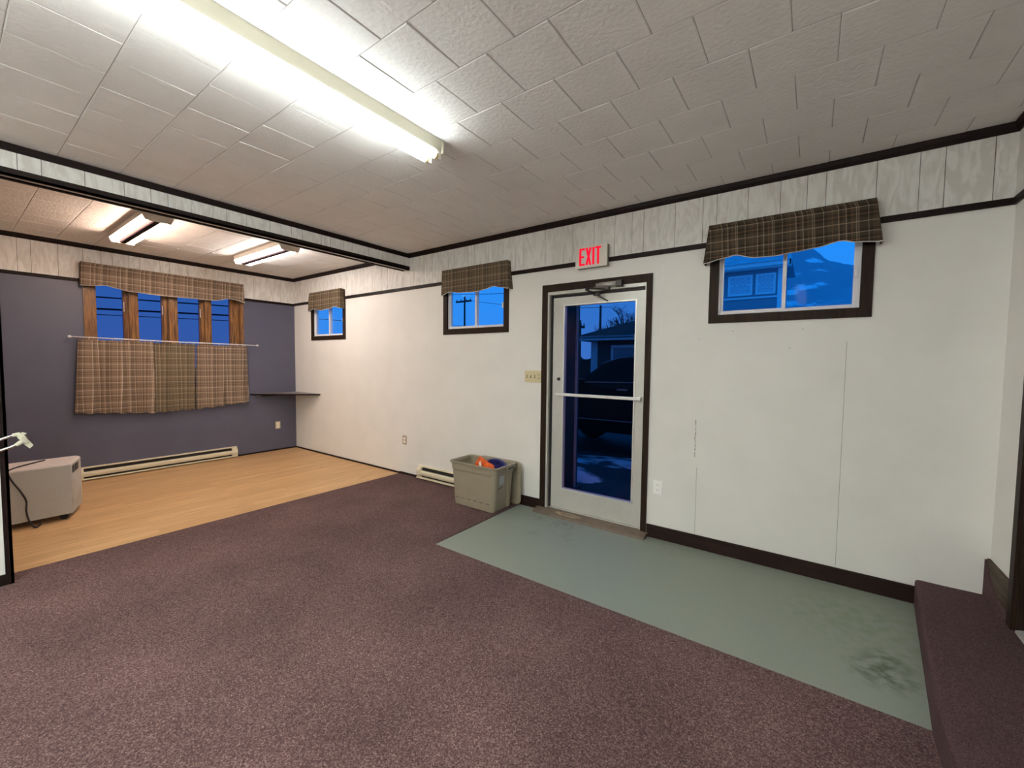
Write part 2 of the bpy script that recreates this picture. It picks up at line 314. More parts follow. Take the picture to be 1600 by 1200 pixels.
def link(name, mb, mats, parent=None, loc=(0, 0, 0)):
    """one mesh object; geometry given in room coordinates, origin moved to loc (or the parent's place)"""
    if not isinstance(mats, (list, tuple)): mats = [mats]
    base = Vector(loc)
    if parent is not None:
        q = parent; base = Vector((0, 0, 0))
        while q is not None: base += Vector(q.get('_loc', q.location)); q = q.parent
    me = bpy.data.meshes.new(name); me.from_pydata([(Vector(v)-base)[:] for v in mb.v], [], mb.f)
    for m in mats: me.materials.append(m)
    for p, mi, sm in zip(me.polygons, mb.m, mb.sm): p.material_index = mi; p.use_smooth = sm
    bm = bmesh.new(); bm.from_mesh(me); bmesh.ops.recalc_face_normals(bm, faces=bm.faces); bm.to_mesh(me); bm.free()
    o = bpy.data.objects.new(name, me); C.objects.link(o)
    if parent is not None: o.parent = parent
    else: o.location = base
    return o
def tag(o, label, cat, group=None, kind=None):
    o['label'] = label; o['category'] = cat
    if group: o['group'] = group
    if kind: o['kind'] = kind
    return o
def thing(name, label, cat, loc, group=None):
    o = bpy.data.objects.new(name, None); o.empty_display_size = .1; C.objects.link(o); o.location = loc
    return tag(o, label, cat, group)
def struct(name, mb, mats, label=None, parent=None):
    o = link(name, mb, mats, parent)
    if parent is None: o['kind'] = 'structure'
    if label: o['label'] = label
    return o
def struct_root(name, loc, label=None):
    o = bpy.data.objects.new(name, None); C.objects.link(o); o.location = loc; o['kind'] = 'structure'
    if label: o['label'] = label
    return o

# ------------------------------------------------------------------ room sizes
XR, YF, ZC, T = 8.058, -7.0, 2.865, .14        # right wall, wall behind the camera, ceiling, wall thickness
ZT0, ZT1 = 2.413, 2.453                        # picture-rail moulding
XB0, XB1, ZB = 2.825, 2.93, 2.662              # ceiling beam
XF = 2.737                                     # edge of the laminate
def wall_grid(mb, axis, p0, p1, a0, a1, z0, z1, holes, zsplit=None, mi=0):
    """solid wall slab with rectangular holes (a0,a1,z0,z1)"""
    As = sorted({a0, a1, *[h[0] for h in holes], *[h[1] for h in holes]}); Zs = sorted({z0, z1, *[h[2] for h in holes], *[h[3] for h in holes]})
    As = [a for a in As if a0 <= a <= a1]; Zs = [z for z in Zs if z0 <= z <= z1]
    for i in range(len(As)-1):
        run = None
        for j in range(len(Zs)-1):
            ca, cz = (As[i]+As[i+1])/2, (Zs[j]+Zs[j+1])/2
            if any(h[0] < ca < h[1] and h[2] < cz < h[3] for h in holes):
                if run is not None: cells.append((As[i], As[i+1], run, Zs[j])) if False else _cell(mb, axis, p0, p1, As[i], As[i+1], run, Zs[j], mi); run = None
            elif run is None: run = Zs[j]
        if run is not None: _cell(mb, axis, p0, p1, As[i], As[i+1], run, Zs[-1], mi)
def _cell(mb, axis, p0, p1, a0, a1, z0, z1, mi):
    if axis == 'y': mb.box(a0, a1, p0, p1, z0, z1, mi)
    else: mb.box(p0, p1, a0, a1, z0, z1, mi)
def boards(mb, axis, face, out, joints, a0, a1, z0, z1, blocks=(), mi=1, gap=.0035, th=.006):
    """grooved whitewashed panelling; face = wall plane, out = direction sign into the room"""
    J = [a0]+[j for j in sorted(joints) if a0+.03 < j < a1-.03]+[a1]
    extra = sorted({b for bl in blocks for b in bl[:2] if a0 < b < a1})
    for i in range(len(J)-1):
        s0, s1 = J[i]+(gap/2 if i else 0), J[i+1]-(gap/2 if i < len(J)-2 else 0)
        cuts = [s0]+[e for e in extra if s0 < e < s1]+[s1]
        for c0, c1 in zip(cuts, cuts[1:]):
            zz = z0
            for bl in blocks:
                if bl[0] <= (c0+c1)/2 <= bl[1]: zz = bl[2]
            if axis == 'y': mb.box(c0, c1, face, face+out*th, zz, z1, mi)
            else: mb.box(face, face+out*th, c0, c1, zz, z1, mi)

WIN = [(.55, 1.51), (3.555, 4.525), (6.485, 7.465)]      # outer edges of the three small windows' casings
WZ0, WZ1, CW = 1.82, 2.555, .064
J_BACK = [.256, .52, .739, .94, 1.141, 1.549, 1.789, 1.973, 2.165, 2.364, 2.501, 2.699, 2.814, 3.025, 3.214, 3.362, 3.472, 3.632, 3.726, 3.942, 4.042, 4.246, 4.456, 4.607, 4.712, 4.97, 5.179, 5.278, 5.492, 5.692, 5.85, 5.951, 6.209, 6.42, 6.519, 6.73, 6.933, 7.089, 7.194, 7.454, 7.655, 7.765, 7.965]
J_LEFT = [-3.33, -3.027, -2.927, -2.719, -2.515, -2.357, -2.255, -2.099, -1.991, -1.785, -1.683, -1.474, -1.271, -1.016, -.851, -.629, -.447, -.229, -.072]
J_BEAM = [-6.7, -6.4, -6.3, -5.9, -5.7, -5.4, -5.1, -4.9, -4.6, -4.4, -4.1, -3.95, -3.65, -3.45, -3.236, -3.131, -2.926, -2.718, -2.563, -2.458, -2.305, -2.149, -2.047, -1.889, -1.685, -1.485, -1.377, -1.174, -1.074, -.921, -.814, -.607, -.454, -.253, -.135]

# ---- floor coverings
MX0, MX1, MY = 4.706, 7.745, -1.245
mb = MB(); mb.box(-T, XR+1.4, YF-T, T, -.14, -.02); struct('floor', mb, M['base'], 'floor slab under the coverings')
mb = MB(); mb.box(XF, MX0, YF, 0, -.02, .004); mb.box(MX0, XR, YF, MY, -.02, .004)
struct('carpet_floor', mb, M['carpet'], 'plum speckled wall to wall carpet')
mb = MB(); mb.box(0, XF, YF, 0, -.02, .0); struct('wood_floor', mb, M['laminate'], 'honey oak laminate floor')
mb = MB(); mb.box(MX0, XR, MY, 0, -.02, -.004); struct('vinyl_floor', mb, M['vinyl'], 'grey green vinyl floor inside the exit door')
# carpeted platform along the right wall, its edge a little out of square
SH = .152
def stepx(y): return 7.745+.098*y if y > -1.3 else 7.6176-.012*(y+1.3)*-1
mb = MB(); ys = [0-.06*i for i in range(int(7.0/.06)+1)]
prof = [(0, -.01), (0, .05), (0, SH-.016), (.003, SH-.007), (.009, SH-.002), (.018, SH), (.12, SH)]
vs = []; n = len(prof)+1
for y in ys:
    wob = .004*noise.noise(Vector((0, y*9, 0)))
    for (dx, z) in prof: vs.append((stepx(y)+dx+wob*(1 if z > .06 else .3), y, z+.003*noise.noise(Vector((dx*20, y*14, z*10)))))
    vs.append((XR, y, SH))
fs = [(i*n+k, i*n+k+1, (i+1)*n+k+1, (i+1)*n+k) for i in range(len(ys)-1) for k in range(n-1)]
mb.add(vs, fs, 0, True)
mb.box(XR-.25, XR, -7, 0, 0, SH-.004); mb.prism([(-.001, SH-.01), (-.001, .368), (-.02, .345), (-.12, .262), (-.25, .215), (-.338, .195), (-.338, SH-.01)], 'x', XR-.024, XR); struct('carpeted_step_floor', mb, M['stepcarpet'], 'raised platform covered in plum carpet along the right wall')

# ---- exit wall
holes = [(a+CW-.012, b-CW+.012, WZ0+CW-.012, WZ1-CW+.012) for a, b in WIN]+[(5.0, 6.0, -.14, 2.195)]
mb = MB(); wall_grid(mb, 'y', 0, .075, -T, XR+T, -.02, ZC+.1, holes)
boards(mb, 'y', 0, -1, J_BACK, 0, XR, ZT1-.01, ZC, [(a, b, WZ1) for a, b in WIN])
for j in J_BACK:   # the dark bottoms of the grooves
    if not any(a-.01 < j < b+.01 for a, b in WIN): mb.box(j-.006, j+.006, -.0008, 0, ZT1, ZC, 2)
    else: mb.box(j-.006, j+.006, -.0008, 0, WZ1, ZC, 2)
# hairline panel seams, a vertical gouge, nail holes and filler
for x, z0, z1 in ((7.346, .12, 1.66), (6.435, .12, .66)): mb.box(x, x+.0016, -.0012, 0, z0, z1, 2)
rnd = random.Random(3)
z = .62
while z < 1.02:
    h = rnd.uniform(.02, .06); x = 6.414+rnd.uniform(-.003, .003); mb.box(x, x+rnd.uniform(.002, .007), -.0018, 0, z, z+h*.8, 3 if z > .74 else 4); z += h
for x, zz in ((6.66, 1.755), (7.10, 1.755), (6.42, 1.70), (7.03, 1.62)): mb.box(x-.003, x+.003, -.002, 0, zz-.003, zz+.003, 3)
for (x, z0, z1, ww) in ((6.115, 2.02, 2.36, .016), (6.118, 1.70, 1.98, .010)): mb.box(x, x+ww, -.0015, 0, z0, z1, 4)
struct('wall_back', mb, [M['wall'], M['panel'], M['groove'], M['crack'], M['patch']], 'white wall with the exit door')
# ---- blue wall with the wide window
BW = (-2.527, -.785, 1.0, 2.52)
mb = MB(); wall_grid(mb, 'x', -T, 0, YF-T, T, -.02, ZC+.1, [(BW[0]+.02, BW[1]-.02, BW[2]+.02, BW[3]-.02)])
boards(mb, 'x', 0, 1, J_LEFT+[-3.6, -3.9, -4.2, -4.5, -4.6, -5, -5.3, -5.6, -6, -6.3], YF, 0, ZT1-.01, ZC, [(BW[0], BW[1], BW[3])])
for j in J_LEFT: mb.box(0, .0008, j-.006, j+.006, BW[3] if BW[0] < j < BW[1] else ZT1, ZC, 2)
struct('wall_left', mb, [M['blue'], M['panel'], M['groove']], 'slate blue far wall')
# ---- right wall with its doorway
D2 = (-1.36, -.40)
mb = MB(); wall_grid(mb, 'x', XR, XR+T, YF-T, T, -.02, ZC+.1, [(D2[0], D2[1], SH, 2.2)])
boards(mb, 'x', XR, -1, [-.2, -.5, -.6, -.9, -1.2, -1.5, -1.9, -2.2], YF, -.006, ZT1-.01, ZC)
struct('wall_right', mb, [M['wall'], M['panel']])
mb = MB(); mb.box(-T, XR+T, YF-T, YF, -.02, ZC+.1); struct('wall_front', mb, M['wall'])
# ---- partition between the two areas, left of the picture
PY = -3.336
mb = MB(); mb.box(XB0, XB1, YF, PY-.014, .004, ZB+.02); struct('wall_partition', mb, M['wall'])
mb = MB(); mb.box(XB0-.012, XB1+.012, PY-.014, PY, .004, ZB); mb.box(XB1, XB1+.012, PY-.036, PY, .004, ZB)
struct('trim_6', mb, M['brown'], 'dark trim on the end of the partition wall')
mb = MB(); mb.box(XB1, XB1+.011, YF, PY-.036, .004, .075); struct('baseboard_partition', mb, M['brown'])
# ---- ceiling tiles: twelve-inch squares laid in staggered rows
mb = MB(); mb.box(-T, XR+T, YF-T, T, ZC+.003, ZC+.1, 1)
S = .3165; y = -2.109+S*7; row = 1; rt = random.Random(5)
while y-S > -6.9:
    y1, y0 = min(y, 0), y-S
    if y1 > y0+.01:
        x = 5.463-S*18+(0 if row % 2 == 0 else S/2)
        while x < XR:
            x0, x1 = max(x, 0), min(x+S, XR)
            if x1-x0 > .02:
                g, bv, dz = .0008, .0045, .003
                ta, tb = rt.uniform(-.0012, .0012), rt.uniform(-.0009, .0009)
                X0, X1, Y0, Y1 = x0+g, x1-g, y0+g, y1-g
                dzc = lambda xx, yy: ta*(xx-(x0+x1)/2)/.15+tb*(yy-(y0+y1)/2)/.15
                o_ = [(X0, Y0), (X1, Y0), (X1, Y1), (X0, Y1)]; i_ = [(X0+bv, Y0+bv), (X1-bv, Y0+bv), (X1-bv, Y1-bv), (X0+bv, Y1-bv)]
                mb.add([(a, b, ZC+dz) for a, b in o_]+[(a, b, ZC+dzc(a, b)) for a, b in i_], [(0, 1, 5, 4), (1, 2, 6, 5), (2, 3, 7, 6), (3, 0, 4, 7), (4, 5, 6, 7)], 0)
            x += S
    y -= S; row += 1
mb.box(0, XR, YF, y0+.001 if y0 > YF else YF+.01, ZC, ZC+.01, 0)
struct('ceiling', mb, [M['tile'], M['tilegap']], 'white square tiled ceiling')
# ---- dropped beam between the areas
mb = MB(); mb.box(XB0, XB1, YF, -.002, ZB+.012, ZC)
boards(mb, 'x', XB1, 1, J_BEAM, YF, -.008, ZB+.03, ZC-.02)
for j in J_BEAM: mb.box(XB1, XB1+.0008, j-.006, j+.006, ZB+.03, ZC, 2)
struct('ceiling_beam', mb, [M['wall'], M['panel'], M['groove']], 'shallow panelled beam dividing the ceiling')
mb = MB(); mb.box(XB1, XB1+.018, YF, -.006, ZB, ZB+.045); mb.box(XB1-.018, XB1+.018, YF, -.006, ZB, ZB+.012)
mb.box(XB0-.016, XB0+.014, YF, -.006, ZB, ZB+.012); mb.box(XB0-.016, XB0, YF, -.006, ZB, ZB+.045); mb.box(XB1, XB1+.016, YF, -.006, ZC-.05, ZC)
struct('trim_3', mb, M['brown'], 'dark edging of the ceiling beam')
# ---- crown moulding, picture rail, baseboards
mb = MB()
def crown(mb, segs):
    for (ax, a0, a1, p, s) in segs:
        pts = [(p, ZC-.052), (p+s*.008, ZC-.052), (p+s*.020, ZC-.030), (p+s*.026, ZC-.008), (p+s*.026, ZC), (p, ZC)]
        if ax == 'x': mb.prism([(q[0], q[1]) for q in pts], 'x', a0, a1)
        else:
            n_ = len(pts); mb.prism(pts, 'y', a0, a1)
crown(mb, [('x', 0, XB0, -.006, -1), ('x', XB1, XR, -.006, -1), ('y', YF, 0, .006, 1), ('y', YF, 0, XR-.006, -1)])
struct('trim_1', mb, M['brown'], 'dark brown crown moulding at the ceiling')
mb = MB()
xs = [0]+[v for a, b in WIN for v in (a, b)]+[XR]
for a, b in zip(xs[::2], xs[1::2]): mb.bbox(a, b, -.016, 0, ZT0, ZT1, .004)
mb.bbox(0, .016, YF, BW[0], ZT0-.004, ZT1-.006, .004); mb.bbox(0, .016, BW[1], 0, ZT0-.004, ZT1-.006, .004); mb.bbox(XR-.016, XR, YF, 0, ZT0, ZT1, .004)
struct('trim_2', mb, M['brown'], 'dark brown rail below the panelling')
mb = MB(); mb.bbox(4.668, 4.95, -.014, 0, -.004, .10, .003); mb.bbox(6.045, stepx(0)+.004, -.014, 0, -.004, .108, .003)
mb.box(XF, 3.12, -.010, 0, 0, .03); mb.box(.012, XF, -.010, 0, 0, .022)
struct('baseboard_back', mb, M['base'])
mb = MB(); mb.box(0, .010, YF, 0, 0, .022); struct('baseboard_left', mb, M['brown'])
mb = MB(); mb.bbox(XR-.015, XR, -.335, 0, SH-.01, .375, .003); mb.bbox(XR-.015, XR, YF, D2[0]-.07, SH-.01, .375, .003); struct('baseboard_right', mb, M['scuffedboard'])

# ------------------------------------------------------------------ windows
def slider_window(name, a, b, pull_left, label):
    r = struct_root(name, ((a+b)/2, 0, WZ0), label)
    m = MB(); m.frame('y', -.012, .0, a, b, WZ0, WZ1, CW, CW, CW, CW); m.frame('y', 0, .073, a+CW-.012, b-CW+.012, WZ0+CW-.012, WZ1-CW+.012, .011, .011, .011, .011)
    link('window_casing', m, M['casing'], r)
    i0, i1, k0, k1 = a+CW, b-CW, WZ0+CW, WZ1-CW
    m = MB(); m.frame('y', .010, .073, i0, i1, k0, k1, .014, .014, .012, .012)
    m.frame('y', .018, .026, i0+.014, i1-.014, k0+.012, k1-.012, .006, .006, .006, .006); link('outer_frame', m, M['vinylwhite'], r)
    mid = (i0+i1)/2
    for (s0, s1, y0) in ((i0+.012, mid+.014, .022), (mid-.010, i1-.012, .046)):
        m = MB(); m.frame('y', y0, y0+.022, s0, s1, k0+.010, k1-.010, .020, .024, .020, .020)
        f = link('sash', m, M['vinylwhite'], r)
        m = MB(); m.box(s0+.016, s1-.02, y0+.009, y0+.013, k0+.026, k1-.026); link('pane', m, M['glass'], f)
    m = MB(); m.bbox(i1-.035, i1-.018, .004, .024, k0+.20, k0+.26, .003); link('latch', m, M['vinylwhite'], r)
    return r
slider_window('window_1', *WIN[0], 1, 'small sliding window nearest the blue wall')
slider_window('window_2', *WIN[1], 1, 'small sliding window left of the exit door')
slider_window('window_3', *WIN[2], 1, 'sliding window right of the exit door')
# wide wooden window of four casements
r = struct_root('window_4', (0, -1.65, BW[2]), 'wide wooden window in the blue wall')
m = MB(); m.frame('x', -.14, .012, BW[0], BW[1], BW[2], BW[3], .045, .045, .05, .05); link('window_casing', m, M['honeywood'], r)
panes = [(-2.408, -2.150), (-2.010, -1.757), (-1.590, -1.325), (-1.185, -.937)]
edges = [BW[0]+.045]+[v for q in panes for v in q]+[BW[1]-.045]
for i, (e0, e1) in enumerate(zip(edges[0::2], edges[1::2])):
    m = MB(); m.box(-.13, -.06, e0, e1, BW[2]+.05, BW[3]-.05)
    if 0 < i < 4: m.box(-.075, -.004, (e0+e1)/2-.028, (e0+e1)/2+.028, BW[2]+.05, BW[3]-.05); m.box(-.06, -.045, e0+.006, e1-.006, BW[2]+.05, BW[3]-.05)
    link('post', m, M['honeywood'], r)
for (e0, e1) in panes:
    m = MB(); m.frame('x', -.12, -.075, e0-.006, e1+.006, BW[2]+.05, BW[3]-.05, .012, .012, .04, .04); f = link('casement', m, M['honeywood'], r)
    m = MB(); m.box(-.10, -.096, e0, e1, BW[2]+.08, BW[3]-.08); link('pane', m, M['glassblue'], f)
for yy in (-2.078, ):
    m = MB(); m.bbox(-.06, -.045, yy-.012, yy+.012, 2.15, 2.24, .003); m.tube([(-.045, yy, 2.19), (-.02, yy, 2.19), (-.015, yy, 2.235)], .006, 8); link('latch', m, M['brass'], r)
for e1 in (-2.150, -1.757, -1.325):
    m = MB(); m.box(-.070, -.058, e1-.002, e1+.012, 2.10, 2.22); link('stay', m, M['vinylwhite'], r)

# ------------------------------------------------------------------ exit door
r = struct_root('door_1', (5.5, 0, 0), 'glazed aluminium exit door')
m = MB(); zt = 2.266
m.box(4.950, 5.012, -.018, 0, -.004, zt); m.box(5.992, 6.040, -.018, 0, -.004, zt); m.box(5.012, 5.992, -.018, 0, 2.196, zt)
link('casing', m, M['casing'], r)
m = MB(); m.box(5.001, 5.030, -.012, .13, -.004, 2.195); m.box(5.980, 5.999, -.004, .13, -.004, 2.195); m.box(5.030, 5.980, -.010, .13, 2.166, 2.195)
m.box(5.030, 5.046, .095, .13, .02, 2.166); link('door_frame', m, M['alu'], r)
m = MB(); m.box(5.030, 5.980, .045, .10, 2.150, 2.1665); m.box(5.030, 5.043, .02, .095, .02, 2.166); link('dark_gap_strip', m, M['closerdark'], r)  # dark strip filling the gap along the door head and left jamb
m = MB(); L0, L1, LZ0, LZ1 = 5.050, 5.972, .040, 2.140; G0, G1, GZ0, GZ1 = 5.178, 5.884, .245, 2.055
m.frame('y', .040, .085, L0, L1, LZ0, LZ1, G0-L0, L1-G1, GZ0-LZ0, LZ1-GZ1); leaf = link('door_leaf', m, M['alu'], r)
m = MB(); m.frame('y', .034, .041, G0-.012, G1+.012, GZ0-.012, GZ1+.012, .013, .013, .013, .013); link('glazing_bead', m, M['alub'], leaf)
m = MB(); m.box(G0-.001, G1+.001, .058, .064, GZ0-.001, GZ1+.001); link('glass_pane', m, M['glassdoor'], leaf)
m = MB(); m.bbox(5.112, 5.962, -.014, .006, 1.175, 1.203, .004); m.bbox(5.112, 5.150, .0, .041, 1.177, 1.201, .003); m.bbox(5.930, 5.962, .0, .041, 1.172, 1.206, .003); link('push_bar', m, M['alub'], leaf)
m = MB(); m.tube([(5.122, .040, 1.338), (5.122, .026, 1.338)], [.017, .015], 16); m.box(5.1205, 5.1235, .024, .027, 1.330, 1.346); link('lock_cylinder', m, [M['closerdark']], leaf)
cl = bpy.data.objects.new('door_closer', None); C.objects.link(cl); cl.parent = r; cl.location = (.13, 0, 2.2)
def clink(nm, m_, mt):   # closer pieces sit under the closer
    return link(nm, m_, mt, cl)
m = MB(); m.tube([(5.545, -.045, 2.203), (5.735, -.045, 2.203)], .021, 16); m.bbox(5.56, 5.79, -.03, -.0, 2.180, 2.232, .004); clink('closer_body', m, M['silver'])
m = MB(); m.bbox(5.735, 5.790, -.068, -.022, 2.176, 2.234, .006); m.bbox(5.640, 5.668, -.062, -.02, 2.156, 2.185, .003); clink('closer_cap', m, M['closerdark'])
m = MB(); m.tube([(5.655, -.05, 2.160), (5.475, -.11, 2.176)], .0075, 8); m.tube([(5.475, -.11, 2.176), (5.47, -.12, 2.165), (5.545, -.03, 2.128)], .0085, 8)
m.tube([(5.53, -.055, 2.130), (5.63, .02, 2.068)], .0055, 8); m.bbox(5.515, 5.575, -.05, -.02, 2.115, 2.140, .003); m.tube([(5.49, -.10, 2.15), (5.49, -.10, 2.20)], .010, 8); clink('closer_arm', m, M['closerdark'])
m = MB(); m.box(5.03, 5.98, .01, .12, -.004, .036); m.box(5.03, 5.98, -.002, .012, -.004, .030); link('sill_strip', m, M['alub'], r)
m = MB(); pts = [(4.935, .0), (4.925, -.085), (4.955, -.115), (6.040, -.125), (6.062, -.09), (6.062, .0)]
m.prism([(.012, -.004), (.012, .034), (-.060, .030), (-.108, .016), (-.120, -.004)], 'x', 4.930, 6.058); th_ = link('threshold', m, M['threshold'], r)
m = MB(); rr = random.Random(11); cpts = []
for i in range(22):
    a = 2*math.pi*i/22; q = 1+.35*noise.noise(Vector((math.cos(a)*2, math.sin(a)*2, 3.1))); cpts.append((5.30+.14*q*math.cos(a), -.062+.030*q*math.sin(a)))
m.add([(x, y, .0312-max(0, (-.06-y))*.29+.0012) for x, y in cpts], [list(range(22))], 0); link('worn_patch', m, M['worn'], th_)
# second doorway, at the right edge, up on the platform
r = struct_root('door_2', (XR, -.88, SH), 'doorway in the right wall')
m = MB(); m.frame('x', XR-.018, XR, D2[0]-.06, D2[1]+.055, SH, 2.26, .06, .055, 0, .06); link('casing', m, M['casing'], r)
m = MB(); m.frame('x', XR, XR+T, D2[0], D2[1], SH, 2.2, .02, .02, 0, .02); link('jamb', m, M['casing'], r)
m = MB(); m.box(XR+.05, XR+.09, D2[0]+.02, D2[1]-.02, SH+.02, 2.18); m.frame('x', XR+.044, XR+.05, D2[0]+.14, D2[1]-.14, SH+.2, 1.05, .02, .02, .02, .02); lf = link('door_leaf', m, M['casing'], r)
m = MB(); m.tube([(XR+.05, D2[0]+.08, 1.15), (XR+.0, D2[0]+.08, 1.15)], .012, 10); m.tube([(XR+.0, D2[0]+.08, 1.15), (XR-.02, D2[0]+.08, 1.15), (XR-.035, D2[0]+.08, 1.15)], [.02, .028, .018], 14); link('door_knob', m, M['brass'], lf)
m = MB(); m.prism([(XR-.006, SH), (XR-.004, SH+.012), (XR+.03, SH+.02), (XR+T, SH+.02), (XR+T, SH)], 'y', D2[0]+.02, D2[1]-.02); link('threshold', m, M['alub'], r)

# ------------------------------------------------------------------ pelmet valances in plaid fabric
def valance(name, label, axis, a0t, a1t, a0b, a1b, zt, edge, depth, mat_, group):
    """fabric-covered box: front with scalloped hem following `edge` [(a,z)], two sides, a top"""
    cx = (a0t+a1t)/2
    root = thing(name, label, 'valance', (cx, 0, zt) if axis == 'y' else (0, cx, zt), group)
    N = 48; rows = 7
    def hem(t):
        a = a0b+(a1b-a0b)*t
        for (p, q) in zip(edge, edge[1:]):
            if p[0] <= a <= q[0]:
                u = (a-p[0])/(q[0]-p[0]); u = u*u*(3-2*u); return p[1]+(q[1]-p[1])*u
        return edge[0][1] if a < edge[0][0] else edge[-1][1]
    P = lambda a, d, z: (a, -d, z) if axis == 'y' else (d, a, z)
    def grid(inset):
        V = []
        for j in range(rows+1):
            s_ = j/rows
            for i in range(N+1):
                t = i/N; at = a0t+(a1t-a0t)*t; ab = a0b+(a1b-a0b)*t; a = at+(ab-at)*s_
                z = zt+(hem(t)-zt)*s_
                rnd_ = .012*max(0, 1-s_*rows/1.0)
                edge_r = .012*max(0, 1-min(t, 1-t)*N/1.0)
                d = depth+.012*s_-rnd_-edge_r-inset+.002*noise.noise(Vector((a*7, s_*3, depth)))
                V.append(P(a, d, z))
        return V
    m_ = MB(); W_ = N+1; F_ = [(j*W_+i, j*W_+i+1, (j+1)*W_+i+1, (j+1)*W_+i) for j in range(rows) for i in range(N)]
    m_.add(grid(0), F_, 0, True); m_.add(grid(.012), [f[::-1] for f in F_], 0, True)
    for (e, at, ab) in ((0, a0t, a0b), (1, a1t, a1b)):
        s_ = .004 if e == 0 else -.004; hz = hem(e)
        for off in (0, 1):
            V = [P(at+s_*2*off, .002, zt), P(at+s_*2*off, depth-.014, zt), P(ab+s_*2*off, depth-.002, hz), P(ab+s_*2*off, .002, hz)]
            m_.add(V, [(0, 1, 2, 3)], 0)
        m_.add([P(ab, .002, hz), P(ab, depth-.002, hz), P(ab+s_*2, depth-.002, hz), P(ab+s_*2, .002, hz)], [(0, 1, 2, 3)], 0)
    m_.add([P(a0t, .002, zt), P(a1t, .002, zt), P(a1t, depth-.012, zt), P(a0t, depth-.012, zt)], [(0, 1, 2, 3)], 0)
    m_.add([P(a0t+.01, .002, zt-.012), P(a1t-.01, .002, zt-.012), P(a1t-.01, depth-.02, zt-.012), P(a0t+.01, depth-.02, zt-.012)], [(0, 1, 2, 3)], 0)
    link('fabric_cover', m_, mat_, root)
    m_ = MB(); m_.tube([P(a0b+(a1b-a0b)*i/N, depth+.006, hem(i/N)-.001) for i in range(N+1)], .0042, 6); link('hem_piping', m_, M['piping'], root)
    return root
G = 'plaid pelmet valances over the windows'
valance('window_valance', 'small plaid valance over the window nearest the blue wall', 'y', .60, 1.475, .59, 1.50, 2.567, [(.59, 2.276), (.77, 2.306), (.98, 2.272), (1.2, 2.284), (1.36, 2.306), (1.5, 2.274)], .078, M['plaidhalflit'], G)
valance('window_valance', 'plaid valance over the window just left of the exit door', 'y', 3.588, 4.545, 3.588, 4.575, 2.566, [(3.588, 2.272), (3.735, 2.305), (3.9, 2.283), (4.15, 2.273), (4.25, 2.287), (4.385, 2.308), (4.47, 2.290), (4.575, 2.270)], .078, M['plaidhalflit'], G)
valance('window_valance', 'wide dark plaid valance over the window right of the exit door', 'y', 6.480, 7.455, 6.449, 7.495, 2.562, [(6.449, 2.274), (6.60, 2.300), (6.665, 2.311), (6.80, 2.276), (6.92, 2.271), (7.03, 2.281), (7.15, 2.292), (7.289, 2.317), (7.37, 2.296), (7.495, 2.283)], .085, M['plaid'], G)
valance('window_valance', 'widest plaid valance, above the wooden window on the blue wall', 'x', -2.545, -.800, -2.558, -.790, 2.645, [(-2.558, 2.362), (-2.433, 2.374), (-2.34, 2.392), (-2.25, 2.372), (-2.13, 2.350), (-1.8, 2.340), (-1.5, 2.346), (-1.2, 2.352), (-.98, 2.405), (-.90, 2.390), (-.79, 2.366)], .080, M['plaidlit'], G)

# ------------------------------------------------------------------ cafe curtains on a thin rod
rod = thing('curtain_rod', 'thin white curtain rod across the wooden window', 'curtain rod', (.075, -1.65, 1.735))
m = MB(); m.tube([(.075, -2.656, 1.747), (.075, -2.1, 1.738), (.075, -1.65, 1.730), (.075, -1.2, 1.727), (.075, -.635, 1.722)], .0075, 10); link('rod', m, M['vinylwhite'], rod)
for yy, zz in ((-2.665, 1.747), (-.625, 1.722)):
    m = MB(); m.tube([(.075, yy-.02, zz), (.075, yy-.01, zz), (.075, yy, zz), (.075, yy+.012, zz), (.075, yy+.02, zz)], [.006, .014, .017, .014, .006], 10); link('finial', m, M['vinylwhite'], rod)
for yy, zz in ((-2.50, 1.745), (-.80, 1.7235)):
    m = MB(); m.tube([(.002, yy, zz-.012), (.060, yy, zz-.012), (.075, yy, zz-.0085)], .005, 8); link('bracket', m, M['vinylwhite'], rod)
def rodz(y): return 1.747+(y+2.656)/(2.656-.635)*(1.722-1.747)-.003*math.sin(math.pi*(y+2.656)/2.02)
